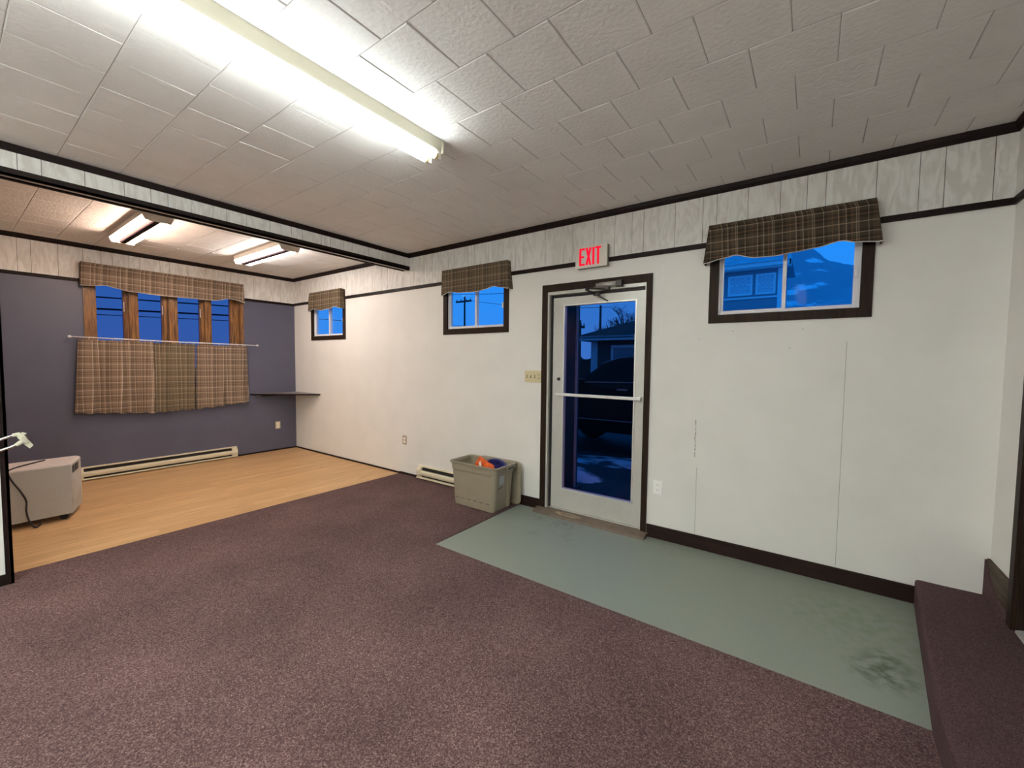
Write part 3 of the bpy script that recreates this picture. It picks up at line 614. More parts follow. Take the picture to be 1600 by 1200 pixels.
def curtain(label, y0t, y1t, y0b, y1b, ztop, zb0, zb1, folds, seed, d0=.060, mt='plaidlit'):
    root = thing('cafe_curtain', label, 'curtain', (.08, (y0t+y1t)/2, ztop), 'plaid cafe curtains on the white rod')
    N, R = 90, 26; rs_ = random.Random(seed); ph = [rs_.uniform(0, 6.28) for _ in range(4)]
    V = []
    for side in (0, .0035):
        for j in range(R+1):
            s_ = j/R
            for i in range(N+1):
                t = i/N; tw = t+.010*math.sin(folds*6.28*t+ph[0])
                y = (y0t+(y1t-y0t)*tw)*(1-s_)+(y0b+(y1b-y0b)*tw)*s_
                zt_ = ztop-.014*abs(math.sin(math.pi*(t*9+.2)))**2*.5; zb_ = zb0+(zb1-zb0)*t+.008*math.sin(5*t*6.28+ph[1])
                amp = (.008+.013*s_)
                d = d0+amp*math.sin(folds*6.28*t+ph[0]+.5*math.sin(3*s_+ph[2]))+.010*s_*math.sin(2.3*folds*6.28*t+ph[3])
                d -= .012*max(0, 1-min(t, 1-t)/.03)**2; V.append((max(.022, d+side+.016*s_), y, zt_+(zb_-zt_)*s_))
    W_ = N+1; K = W_*(R+1); F = [(j*W_+i, j*W_+i+1, (j+1)*W_+i+1, (j+1)*W_+i) for j in range(R) for i in range(N)]
    F2 = [tuple(K+q for q in f[::-1]) for f in F]; m_ = MB(); m_.add(V, F+F2, 0, True)
    m_.add([], [], 0); link('fabric_panel', m_, M[mt], root)
    for k in range(6):
        y = y0t+(y1t-y0t)*(.06+.88*k/5); zr = rodz(y)
        m_ = MB(); m_.tube([(.075+.011*math.cos(a), y, zr-.007+.016*math.sin(a)) for a in [2*math.pi*q/12 for q in range(13)]], .0018, 6, caps=False)
        m_.tube([(.075, y, zr-.02), (.066, y, ztop-.01)], .0015, 5); link('ring', m_, M['silver'], root)
    return root
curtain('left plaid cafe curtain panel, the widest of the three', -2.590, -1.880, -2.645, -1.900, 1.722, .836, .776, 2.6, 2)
curtain('narrow middle plaid cafe curtain panel', -1.876, -1.428, -1.897, -1.457, 1.712, .776, .790, 1.7, 5, .046, 'plaidolive')
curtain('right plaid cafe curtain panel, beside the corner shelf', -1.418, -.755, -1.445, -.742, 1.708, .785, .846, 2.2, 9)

# ------------------------------------------------------------------ ceiling lights
def long_light(y0, y1, label, xc=5.19, tm='tube'):
    lt = thing('ceiling_light', label, 'ceiling light', (xc, (y0+y1)/2, ZC), 'eight foot strip lights')
    m = MB(); m.prism([(xc-.065, ZC-.001), (xc+.065, ZC-.001), (xc+.065, ZC-.012), (xc+.057, ZC-.068), (xc+.050, ZC-.076), (xc-.050, ZC-.076), (xc-.057, ZC-.068), (xc-.065, ZC-.012)], 'y', y0, y1); link('housing', m, M['fixture'], lt)
    for yy, s_ in ((y1, 1), (y0, -1)):
        m = MB(); m.bbox(xc-.068, xc+.068, yy-.006 if s_ > 0 else yy-.008, yy+.008 if s_ > 0 else yy+.006, ZC-.082, ZC-.002, .003); link('end_plate', m, M['fixture'], lt)
    for x in (xc-.040, xc+.042):
        for yy in (y1-.02, y0+.02):
            m = MB(); m.bbox(x-.013, x+.013, yy-.014, yy+.014, ZC-.118, ZC-.074, .003); link('lamp_holder', m, M['white'], lt)
        m = MB(); m.tube([(x, y0+.05, ZC-.100), (x, y1-.05, ZC-.100)], .019, 16); tb = link('fluorescent_tube', m, M[tm], lt)
        for (a, b) in ((y1-.052, y1-.032), (y0+.032, y0+.052)):
            m = MB(); m.tube([(x, a, ZC-.100), (x, b, ZC-.100)], .0192, 16); link('tube_cap', m, M['tubecap'], tb)
long_light(-4.15, -1.70, 'long twin tube fluorescent strip on the main ceiling')
long_light(-6.90, -4.45, 'added fill strip, out of view behind the camera', 5.19, 'tubefill')  # unseen strip added to lift the carpet and ceiling brightness
long_light(-6.60, -4.15, 'added fill strip, out of view behind the camera, nearer the right wall', 6.95, 'tubefill')  # another unseen strip, added to brighten the right side
def small_light(yc, tube_mat, label):
    x0, x1 = .90, 2.17; hw = .115; z = ZC
    root = thing('ceiling_light', label, 'ceiling light', ((x0+x1)/2, yc, z), 'four foot fluorescent fixtures over the laminate floor')
    m_ = MB(); m_.prism([(yc-hw, z-.001), (yc+hw, z-.001), (yc+hw, z-.052), (yc+.034, z-.044), (yc-.034, z-.044), (yc-hw, z-.052)], 'x', x0, x1); link('housing', m_, M['white'], root)
    m_ = MB(); m_.prism([(yc+.034, z-.043), (yc+.030, z-.086), (yc+.022, z-.092), (yc-.022, z-.092), (yc-.030, z-.086), (yc-.034, z-.043)], 'x', x0+.012, x1-.012); link('ballast_cover', m_, M['mauve'], root)
    for a, b in ((x0-.004, x0+.016), (x1-.016, x1+.004)):
        m_ = MB(); m_.prism([(yc-hw, z-.001), (yc+hw, z-.001), (yc+hw, z-.05), (yc+hw-.02, z-.094), (yc-hw+.02, z-.094), (yc-hw, z-.05)], 'x', a, b); link('end_plate', m_, M['grey_fixture'], root)
    for y in (yc-.074, yc+.074):
        m_ = MB(); m_.tube([(x0+.018, y, z-.074), (x1-.018, y, z-.074)], .019, 14); link('fluorescent_tube', m_, tube_mat, root)
small_light(-2.330, M['tubewarm'], 'pinkish glowing short ceiling fixture, nearer the left edge')
small_light(-1.125, M['tubecool'], 'white glowing short ceiling fixture nearer the exit wall')

# ------------------------------------------------------------------ baseboard heaters
def heater(axis, a0, a1, label, z0=.012):
    root = thing('baseboard_heater', label, 'heater', ((a0+a1)/2, 0, z0) if axis == 'y' else (0, (a0+a1)/2, z0), 'cream electric baseboard heaters')
    H = .150
    def pr(m_, pts, s0, s1):   # pts as (depth, z)
        if axis == 'y': m_.prism([(-d, z0+z) for d, z in pts], 'x', s0, s1)
        else: m_.prism([(d, z0+z) for d, z in pts], 'y', s0, s1)
    m_ = MB(); pr(m_, [(0, 0), (.004, 0), (.004, H-.006), (0, H-.004)], a0+.06, a1-.06); pr(m_, [(0, H-.004), (.0, H+.002), (.026, H+.001), (.030, H-.004), (.030, H-.012), (.026, H-.012), (.024, H-.005)], a0, a1); link('back_cover', m_, M['cream'], root)
    m_ = MB(); pr(m_, [(.001, .006), (.001, H-.02), (.026, H-.03), (.026, .012)], a0+.05, a1-.05); link('dark_slots', m_, M['dark'], root)
    m_ = MB(); pr(m_, [(.030, .044), (.050, .038), (.057, .046), (.061, .066), (.057, .086), (.048, .095), (.030, .097)], a0+.045, a1-.045); link('front_panel', m_, M['cream'], root)
    m_ = MB(); pr(m_, [(.002, 0), (.062, 0), (.062, .008), (.050, .014), (.002, .014)], a0, a1); link('bottom_rail', m_, M['cream'], root)
    for e0, e1 in ((a0, a0+.07), (a1-.07, a1)):
        m_ = MB(); pr(m_, [(0, 0), (.050, 0), (.052, .028), (.060, .045), (.062, .070), (.057, .097), (.046, .118), (.030, H-.010), (.0, H-.002)], e0, e1); link('end_cap', m_, M['cream'], root)
heater('x', -2.66, -.925, 'long cream baseboard heater along the blue wall')
heater('y', 3.13, 4.655, 'cream baseboard heater behind the storage bin', .022)

# ------------------------------------------------------------------ storage bin, its lid and contents
BX0, BX1, BY0, BY1, BH = 4.092, 4.735, -.468, -.100, .465
def rrect(x0, x1, y0, y1, r, z, seg=5):
    P = []
    for (cx, cy, a) in ((x1-r, y1-r, 0), (x0+r, y1-r, 90), (x0+r, y0+r, 180), (x1-r, y0+r, 270)):
        for k in range(seg+1): t = math.radians(a+90*k/seg); P.append((cx+r*math.cos(t), cy+r*math.sin(t), z))
    return P
def lofted(m_, rings, mi=0, cap0=False, cap1=False, smooth=False):
    n_ = len(rings[0]); k0 = len(m_.v)
    m_.add([p for R_ in rings for p in R_], [(i*n_+k, i*n_+(k+1) % n_, (i+1)*n_+(k+1) % n_, (i+1)*n_+k) for i in range(len(rings)-1) for k in range(n_)], mi, smooth)
    if cap0: m_.f.append([k0+i for i in range(n_)][::-1]); m_.m.append(mi); m_.sm.append(False)
    if cap1: m_.f.append([k0+(len(rings)-1)*n_+i for i in range(n_)]); m_.m.append(mi); m_.sm.append(False)
def inset(d, z, r=.045): return rrect(BX0+d, BX1-d, BY0+d*.55, BY1-d*.8, r, z)
bn = thing('storage_bin', 'open taupe plastic storage tote beside the exit door', 'storage bin', ((BX0+BX1)/2, (BY0+BY1)/2, 0))
m = MB()
lofted(m, [inset(.064, .010, .03), inset(.060, .004+.012, .035), inset(.046, .12), inset(.030, BH-.085), inset(.022, BH-.080), inset(.016, BH-.012), inset(.004, BH-.018), inset(.0, BH-.014), inset(.0, BH-.003), inset(.003, BH), inset(.016, BH), inset(.022, BH-.008), inset(.027, BH-.09), inset(.036, BH-.095), inset(.052, .12), inset(.066, .016, .03)], 0, True, False, False)
m.add(inset(.066, .016, .03), [list(range(24))], 0); link('bin_body', m, M['bin'], bn)
m = MB()   # vertical ribs and recessed side panel on the end walls, raised central rib
xe = BX1-.030
for (yy0, yy1, d) in ((-.235, -.195, .014), ):
    m.add([(xe-.016, yy0, .03), (xe-.016+d, yy0, .03), (xe+d, yy0, BH-.03), (xe-.002, yy0, BH-.03), (xe-.016, yy1, .03), (xe-.016+d, yy1, .03), (xe+d, yy1, BH-.03), (xe-.002, yy1, BH-.03)], [(0, 1, 2, 3), (4, 7, 6, 5), (1, 5, 6, 2), (3, 2, 6, 7), (0, 3, 7, 4), (0, 4, 5, 1)])
link('end_rib', m, M['bin'], bn)
for xx in (BX0, BX1):
    s_ = 1 if xx == BX1 else -1
    m = MB(); m.bbox(xx-s_*.028, xx-s_*.0, -.40 if s_ < 0 else -.30, -.20 if s_ < 0 else -.14, BH-.05, BH-.012, .006); link('handle_grip', m, M['bin'], bn)
    m = MB(); m.box(xx-s_*.020, xx+s_*.0015, (-.36 if s_ < 0 else -.27), (-.24 if s_ < 0 else -.17), BH-.042, BH-.024); link('handle_slot', m, M['bindark'], bn)
for k in range(6):   # embossed dashes low on the long front side
    m = MB(); x = BX0+.085+k*.082; t = (.105-.016)/(.12-.016); yy = BY0+.55*(.060-.014*t)
    m.box(x, x+.046, yy-.0015, yy+.004, .088, .093); link('embossed_dash', m, M['bindark'], bn)
m = MB(); xx = BX1-.030+.0015
m.add([(xx-.005, -.375, .28), (xx-.005, -.295, .28), (xx, -.295, .37), (xx, -.375, .37)], [(0, 1, 2, 3)]); link('sticker', m, M['sticker'], bn)
m = MB(); m.add([(xx-.0075, -.395, .235), (xx-.0075, -.315, .25), (xx-.007, -.315, .257), (xx-.007, -.395, .242)], [(0, 1, 2, 3)]); link('scuff_mark', m, M['dark'], bn)
# lid on edge between tote and wall
ld = thing('bin_lid', 'taupe plastic lid standing on edge behind the tote', 'lid', (4.46, -.08, 0))
m = MB()
def lidring(d, y):
    return [(p[0], y, p[1]) for p in [(q[0], q[1]) for q in rrect(4.20+d, 4.755-d, .012+d, .465-d, .06, 0)]]
lofted(m, [lidring(.012, -.066), lidring(0, -.066), lidring(0, -.078), lidring(.008, -.088), lidring(.03, -.090), lidring(.04, -.084)], 0, True, True); link('lid_panel', m, M['bin'], ld)
# contents
ob = thing('orange_bag', 'bright orange plastic bag poking up inside the tote', 'bag', (4.50, -.36, .02))
rb = random.Random(4)
m = MB(); U, Vv = 14, 10; V = []
for j in range(Vv+1):
    for i in range(U+1):
        u, v = i/U, j/Vv
        x = 4.385+.20*u; hgt = .02+.52*v*(1-.19*max(0, u-.26)/.74-.16*max(0, .26-u)/.26)
        V.append((x+.010*noise.noise(Vector((u*5, v*6, 1))), -.375+.05*u+.030*noise.noise(Vector((u*4, v*5, 4))), hgt))
W_ = U+1; Fs = [(j*W_+i, j*W_+i+1, (j+1)*W_+i+1, (j+1)*W_+i) for j in range(Vv) for i in range(U)]
m.add(V, Fs, 0, True); m.add([(x, y+.035*math.sin(math.pi*min(1, max(0, (z)/.54)))+.004, z) for x, y, z in V], Fs, 0, True); link('bag_film', m, M['orange'], ob)
m = MB(); m.add([(4.462, -.398, .44), (4.485, -.396, .42), (4.492, -.395, .46), (4.474, -.396, .50), (4.458, -.398, .475)], [(0, 1, 2, 3, 4)]); link('white_print', m, M['white_print'], ob)
bo = thing('blue_lid', 'round navy blue plastic lid standing in the tote behind the orange bag', 'lid', (4.49, -.18, .08))
m = MB(); N = 40; cx_, cz_, rd = 4.50, .288, .200
def circ(rr_, y): return [(cx_+rr_*math.cos(2*math.pi*k/N), y+.04+.03*math.sin(2*math.pi*k/N), cz_+rr_*.97*math.sin(2*math.pi*k/N)) for k in range(N)]
lofted(m, [circ(rd, -.215), circ(rd, -.240), circ(rd-.012, -.245), circ(rd-.018, -.238), circ(rd-.030, -.236), circ(rd-.036, -.228), circ(rd-.055, -.226)], 0, True, True, False); link('lid_disc', m, M['bluep'], bo)
m = MB()
for k in range(9):
    a = math.radians(50+10*k); m.tube([(cx_+.150*math.cos(a), -.205+.03*math.sin(a)*.7, cz_+.145*math.sin(a)), (cx_+.198*math.cos(a), -.208+.03*math.sin(a)*.9, cz_+.19*math.sin(a))], .003, 6)
link('grip_ribs', m, M['bluep'], bo)

# ------------------------------------------------------------------ portable heater cabinet
hx0, hx1, hy0, hy1, hz0, hz1 = 1.20, 1.635, -3.50, -2.895, .055, .512
ph = thing('portable_heater', 'off-white textured heater cabinet on casters at the left edge', 'heater', ((hx0+hx1)/2, (hy0+hy1)/2, 0))
m = MB()   # body: end toward the exit wall is cut back at the far side and at its lower edge
top = [(hx0, hy0), (hx1, hy0), (hx1, hy1), (hx1-.36, hy1+.115), (hx0, hy1+.10)]
def poly(z, d=0, e=0): return [(hx0+d, hy0+d, z), (hx1-d, hy0+d, z), (hx1-d, hy1-d-e, z), (hx1-.36-d, hy1+.115-d-e, z), (hx0+d, hy1+.10-d-e, z)]
lofted(m, [poly(hz0), poly(hz0+.01, -.0), poly(hz1-.008), poly(hz1, .006)], 0, True, False); link('cabinet', m, M['heaterbox'], ph)
m = MB(); lofted(m, [poly(hz1-.001, .004), poly(hz1+.004, .006), poly(hz1+.006, .010)], 0, True, True); link('top_panel', m, M['heatertop'], ph)
# grille and vent on the angled end face
ex, ey = (-.36, .115); L_ = math.hypot(ex, ey); ux, uy = ex/L_, ey/L_; nx, ny = -uy*-1, ux*-1
nx, ny = (uy, -ux) if (uy*0+(-ux)*1) > 0 else (-uy, ux)
def endp(u, z, o): return (hx1+ux*u+nx*o, hy1+uy*u+ny*o, z)
def endquad(m_, u0, u1, z0_, z1_, o0, o1, mi=0):
    v = [endp(u, z, o) for o in (o0, o1) for (u, z) in ((u0, z0_), (u1, z0_), (u1, z1_), (u0, z1_))]
    m_.add(v, [(0, 1, 2, 3), (4, 7, 6, 5), (0, 4, 5, 1), (1, 5, 6, 2), (2, 6, 7, 3), (3, 7, 4, 0)], mi)
m = MB(); endquad(m, .05, .27, .420, .488, -.001, .002); link('vent_opening', m, M['dark'], ph)
for k in range(2): m = MB(); endquad(m, .12+k*.09, .124+k*.09, .425, .485, .001, .004); link('vent_bar', m, M['heaterbox'], ph)
m = MB(); v = [endp(.012, .10, .002), endp(.012, .40, .002), endp(.35, .40, .002), endp(.35, .12, .002), endp(.20, .25, .022)]
m.add(v, [(0, 1, 4), (1, 2, 4), (2, 3, 4), (3, 0, 4)]); link('pyramid_grille', m, M['heaterbox'], ph)
for (cx_, cy_) in ((hx1-.05, hy1-.05), (hx1-.05, hy0+.06), (hx0+.06, hy1-.02), (hx0+.06, hy0+.06)):
    m = MB(); m.tube([(cx_-.014, cy_, .026), (cx_+.014, cy_, .026)], .026, 14); m.box(cx_-.018, cx_+.018, cy_-.012, cy_+.012, .035, hz0+.001); link('caster', m, M['tyre'], ph)
m = MB(); pts = [(1.30, -3.02, hz1+.012), (1.36, -3.08, hz1+.013), (1.46, -3.17, hz1+.013), (1.56, -3.235, hz1+.014), (1.625, -3.262, hz1+.010), (1.650, -3.264, hz1-.02), (1.650, -3.240, .42), (1.648, -3.200, .33), (1.648, -3.172, .24), (1.650, -3.175, .16), (1.655, -3.165, .08), (1.67, -3.140, .012), (1.70, -3.125, .008), (1.62, -3.09, .008)]
sm = []
P4 = [Vector(p) for p in pts]; P4 = [P4[0]]+P4+[P4[-1]]
for i in range(1, len(P4)-2):
    for k in range(6):
        t = k/6; a, b, c, d = P4[i-1:i+3]; sm.append(.5*((2*b)+(-a+c)*t+(2*a-5*b+4*c-d)*t*t+(-a+3*b-3*c+d)*t**3))
m.tube(sm+[P4[-2]], .0065, 8); link('power_cord', m, M['cord'], ph)

# ------------------------------------------------------------------ corner shelf
sh = thing('corner_shelf', 'thin dark edged triangular shelf in the corner', 'shelf', (0, 0, .95))
m = MB(); zs_ = .962
m.prism([(.002, -.70), (.002, -.002), (.79, -.002), (.79, -.012)], 'z', zs_-.022, zs_); 
for i in range(len(m.m)): m.m[i] = 0
link('shelf_board', m, M['shelf'], sh)
m = MB(); m.add([(.002, -.712, zs_-.024), (.795, -.012, zs_-.024), (.795, -.012, zs_-.001), (.002, -.712, zs_-.001), (.002, -.698, zs_-.024), (.785, -.006, zs_-.024), (.785, -.006, zs_-.001), (.002, -.698, zs_-.001)], [(0, 1, 2, 3), (4, 7, 6, 5), (3, 2, 6, 7), (0, 4, 5, 1), (1, 5, 6, 2), (0, 3, 7, 4)]); link('front_edge', m, M['brown'], sh)
m = MB(); m.box(.0, .016, -.55, -.002, zs_-.050, zs_-.022); link('wall_cleat', m, M['brown'], sh)
m = MB(); m.box(.016, .74, -.016, 0, zs_-.050, zs_-.022); link('wall_cleat', m, M['wall'], sh)

# ------------------------------------------------------------------ switch plate and outlets
sw = thing('light_switch', 'ivory four gang switch plate left of the exit door', 'light switch', (4.842, 0, 1.355))
m = MB(); m.bbox(4.742, 4.940, -.007, 0, 1.295, 1.417, .003); link('switch_plate', m, M['ivory'], sw)
for k, x in enumerate((4.770, 4.818, 4.866)):
    m = MB(); m.box(x-.006, x+.006, -.0085, -.006, 1.340, 1.372); tg = link('toggle_slot', m, M['groove'], sw)
    m = MB(); m.bbox(x-.0045, x+.0045, -.020, -.006, 1.350 if k != 1 else 1.356, 1.366 if k != 1 else 1.376, .0015); link('toggle', m, M['ivory'], sw)
for z in (1.338, 1.374):
    for dx in (-.006, .006): m = MB(); m.box(4.914+dx-.002, 4.914+dx+.002, -.0082, -.006, z-.006, z+.006); link('receptacle_slot', m, M['dark'], sw)
def outlet(axis, c, z, plate, face, label):
    root = thing('wall_outlet', label, 'outlet', (c, 0, z) if axis == 'y' else (0, c, z), 'duplex wall outlets')
    B = (lambda m_, a0, a1, d0, d1, z0, z1: m_.bbox(c+a0, c+a1, -d1, -d0, z+z0, z+z1, .0012)) if axis == 'y' else (lambda m_, a0, a1, d0, d1, z0, z1: m_.bbox(d0, d1, c+a0, c+a1, z+z0, z+z1, .0012))
    m_ = MB(); B(m_, -.038, .038, 0, .007, -.060, .060); link('outlet_plate', m_, plate, root)
    for dz in (-.022, .022):
        m_ = MB(); B(m_, -.017, .017, .005, .009, dz-.015, dz+.015); rc = link('receptacle', m_, face, root)
        m_ = MB()
        for da in (-.006, .006): B(m_, da-.0012, da+.0012, .0085, .0093, dz-.004, dz+.007)
        link('slots', m_, M['dark'], rc)
outlet('y', 2.838, .460, M['tanplate'], M['whiteplate'], 'small tan outlet low on the white wall left of the tote')
outlet('y', 6.130, .440, M['whiteplate'], M['whiteplate'], 'white outlet low on the wall right of the exit door')
outlet('x', -.303, .418, M['ivory'], M['whiteplate'], 'ivory outlet low on the blue wall')

# ------------------------------------------------------------------ exit sign
ex_ = thing('exit_sign', 'lit red EXIT sign above the door', 'sign', (5.49, 0, 2.48))
SX0, SX1, SZ0, SZ1, SD = 5.335, 5.648, 2.372, 2.572, .062
m = MB(); m.bbox(SX0+.006, SX1-.004, -SD+.008, 0, SZ0+.004, SZ1-.004, .004); link('sign_case', m, M['signside'], ex_)
m = MB(); m.bbox(SX0, SX1, -SD, -SD+.010, SZ0, SZ1, .003); link('sign_face', m, M['signgrey'], ex_)
def letters(m_, x, z, h, w_, st, d0, d1):
    def bar(pts): m_.prism(pts, 'y', d0, d1)
    q = x
    bar([(q, z), (q+st, z), (q+st, z+h), (q, z+h)])
    for zz, l in ((z, w_), (z+h/2-st*.42, w_*.82), (z+h-st*.85, w_)): bar([(q+st, zz), (q+l, zz), (q+l, zz+st*.85), (q+st, zz+st*.85)])
    q = x+w_+st*.35; hw_ = w_*1.05
    bar([(q, z), (q+st*1.05, z), (q+hw_, z+h), (q+hw_-st*1.05, z+h)])
    c1 = (q+hw_/2)
    bar([(q+hw_-st*1.05, z), (q+hw_, z), (c1+st*.6, z+h*.48), (c1-st*.1, z+h*.38)]); bar([(q, z+h), (q+st*1.05, z+h), (c1+st*.1, z+h*.62), (c1-st*.6, z+h*.52)])
    q += hw_+st*.45; bar([(q, z), (q+st, z), (q+st, z+h), (q, z+h)])
    q += st*1.4; bar([(q, z+h-st*.85), (q+w_, z+h-st*.85), (q+w_, z+h), (q, z+h)]); bar([(q+w_/2-st/2, z), (q+w_/2+st/2, z), (q+w_/2+st/2, z+h-st*.85), (q+w_/2-st/2, z+h-st*.85)])
m = MB(); letters(m, SX0+.040, SZ0+.024, .156, .056, .020, -SD-.002, -SD+.002); link('exit_letters', m, M['exitred'], ex_)

# ------------------------------------------------------------------ chrome bracket wrapped with masking tape
cb_ = thing('chrome_rail', 'looped chrome rail with masking tape on its end, at the left edge', 'rail', (2.94, -3.5, .93))
m = MB(); m.tube([(2.944, -3.52, .86), (3.0, -3.50, .90), (3.06, -3.42, .955), (3.07, -3.36, .985), (3.07, -3.315, 1.003), (3.07, -3.285, .996), (3.068, -3.275, .975), (3.066, -3.285, .952), (3.06, -3.33, .925), (3.05, -3.40, .90), (3.0, -3.50, .86), (2.944, -3.54, .82)], .0075, 10); link('rail', m, M['chrome'], cb_)
for z_, y_ in ((.86, -3.52), (.82, -3.54)):
    m = MB(); m.tube([(2.942, y_, z_), (2.950, y_, z_)], .022, 14); link('mounting_flange', m, M['chrome'], cb_)
m = MB(); tp = [(3.07, -3.322, 1.001), (3.072, -3.300, 1.004), (3.074, -3.285, .985), (3.075, -3.272, .960), (3.074, -3.262, .945)]
m.tube(tp, [.011, .014, .018, .015, .010], 7, smooth=False); m.tube([(3.07, -3.31, .935), (3.072, -3.290, .952), (3.075, -3.27, .962)], [.010, .013, .010], 7, smooth=False)
m.add([(3.072, -3.285, .985), (3.076, -3.255, .960), (3.072, -3.236, .925), (3.064, -3.252, .905), (3.066, -3.280, .940)], [(0, 1, 2, 3, 4)]); m.add([(3.068, -3.285, .985), (3.071, -3.255, .960), (3.067, -3.236, .925), (3.060, -3.252, .905), (3.062, -3.280, .940)], [(0, 1, 2, 3, 4)])
m.add([(3.072, -3.295, 1.006), (3.073, -3.270, 1.000), (3.072, -3.262, 1.006), (3.071, -3.28, 1.016)], [(0, 1, 2, 3)]); link('masking_tape', m, M['tape'], cb_)

# ------------------------------------------------------------------ outdoors
GZ = -.15
def gp(n_): return n_
mb = MB(); mb.box(-90, 90, T, 110, GZ-.3, GZ); mb.box(-90, -T, -60, T, GZ-.3, GZ)
o = link('ground', mb, M['asphalt']); o['kind'] = 'structure'; o['label'] = 'dark wet parking lot'
def blob(m_, cx, cy, rx, ry, h, seed, rot=0, n_=36, rings=5):
    V = []; F = []
    for j in range(rings+1):
        s_ = 1-j/rings
        for k in range(n_):
            a = 2*math.pi*k/n_; q = 1+.35*noise.noise(Vector((math.cos(a)*1.6, math.sin(a)*1.6, seed)))+.12*noise.noise(Vector((math.cos(a)*5, math.sin(a)*5, seed+9)))
            x, y = rx*q*s_*math.cos(a), ry*q*s_*math.sin(a)
            V.append((cx+x*math.cos(rot)-y*math.sin(rot), cy+x*math.sin(rot)+y*math.cos(rot), GZ-.01+h*(1-s_**2)+.1*h*noise.noise(Vector((x*5, y*5, seed)))*(1 if j else 0)))
    for j in range(rings):
        for k in range(n_): F.append((j*n_+k, j*n_+(k+1) % n_, (j+1)*n_+(k+1) % n_, (j+1)*n_+k))
    m_.add(V, F, 0, True)
for nm, args in (('flat strip of snow in front of the parked car', (4.65, 3.05, 1.5, .42, .06, 1.3, .35)), ('pile of snow at the foot of the porch post', (4.40, 1.75, .42, .28, .16, 4.2, .2)), ('patch of snow beyond the porch post', (2.6, 2.45, .45, .3, .10, 7.7, 0))):
    m = MB(); blob(m, *args); tag(link('snow_patch', m, M['snow'], loc=(args[0], args[1], GZ)), nm, 'snow', 'snow patches outside the door')
    bpy.data.objects[-1]['kind'] = 'stuff' if False else bpy.data.objects[-1].get('kind', 'thing')
# porch post
pp = thing('porch_post', 'dark square porch post just outside the glass door', 'post', (4.77, 1.0, GZ))
m = MB(); m.box(4.695, 4.825, .95, 1.07, GZ, 3.2); link('post_shaft', m, M['post'], pp)
m = MB(); m.box(4.825, 4.850, .965, .985, GZ, 3.2); link('pale_edge_strip', m, M['postlight'], pp)
m = MB(); m.box(4.66, 4.87, .92, 1.10, GZ, GZ+.12); link('post_foot', m, M['post'], pp)
# parked car (side on)
cr_ = thing('parked_car', 'dark estate car parked outside the exit door', 'car', (5.1, 3.9, GZ))
g = GZ
cy0, cy1 = 3.25, 5.05
side = [(2.55, .38), (2.50, .62), (2.60, .84), (2.85, .98), (3.62, 1.10), (4.08, 1.46), (4.40, 1.615), (4.9, 1.665), (5.8, 1.66), (6.6, 1.60), (6.95, 1.50), (7.25, 1.12), (7.36, .9), (7.38, .45), (7.2, .30), (2.7, .28)]
def yin(z): return .0 if z < 1.08 else (z-1.08)*.42
m = MB(); n_ = len(side)
V = [(x, cy0+yin(z)+(.03 if z < .45 else 0), z) for x, z in side]+[(x, cy1-yin(z)-(.03 if z < .45 else 0), z) for x, z in side]
m.add(V, [(i, (i+1) % n_, n_+(i+1) % n_, n_+i) for i in range(n_)], 0, False); m.add(V, [list(range(n_)), list(range(2*n_-1, n_-1, -1))], 0); link('body', m, M['carpaint'], cr_)
for pts in ([(3.82, 1.18), (4.14, 1.44), (4.42, 1.56), (4.95, 1.60), (4.95, 1.20)], [(5.02, 1.20), (5.02, 1.60), (5.85, 1.60), (5.85, 1.22)], [(5.92, 1.22), (5.92, 1.59), (6.6, 1.54), (6.85, 1.30)]):
    m = MB(); m.add([(x, cy0+yin(z)-.006, z) for x, z in pts], [list(range(len(pts)))]); m.add([(x, cy0+yin(z)+.004, z) for x, z in pts], [list(range(len(pts)))]); link('side_window', m, M['carglass'], cr_)
m = MB(); m.tube([(4.10, cy0+yin(1.5)-.004, 1.50), (4.42, cy0+yin(1.6), 1.60), (4.95, cy0+yin(1.64), 1.645), (5.9, cy0+yin(1.64), 1.64)], .012, 6); link('roof_trim', m, M['carchrome'], cr_)
m = MB(); m.tube([(3.3, cy0-.004, 1.10), (3.9, cy0-.006, 1.165), (5.0, cy0-.006, 1.185), (7.0, cy0-.004, 1.20)], .009, 6); link('belt_trim', m, M['carchrome'], cr_)
m = MB(); m.tube([(3.4, cy0-.004, .50), (6.6, cy0-.004, .52)], .010, 6); link('sill_trim', m, M['carchrome'], cr_)
for x in (4.55, 5.55):
    m = MB(); m.bbox(x-.09, x+.09, cy0-.035, cy0+.01, 1.035, 1.062, .008); link('door_handle', m, M['carchrome'], cr_)
for x in (3.25, 6.6):
    for y in (cy0-.01, cy1-.19):
        m = MB(); m.tube([(x, y, .20), (x, y+.02, .20), (x, y+.18, .20), (x, y+.2, .20)], [.30, .35, .35, .30], 28); wh = link('wheel', m, M['tyre'], cr_)
        m = MB(); m.tube([(x, y-.004, .20), (x, y+.03, .20)], [.20, .17], 20); link('hub_cap', m, M['carchrome'], wh)
m = MB(); m.bbox(3.72, 3.86, cy0-.17, cy0-.01, 1.10, 1.22, .02); link('wing_mirror', m, M['carpaint'], cr_)
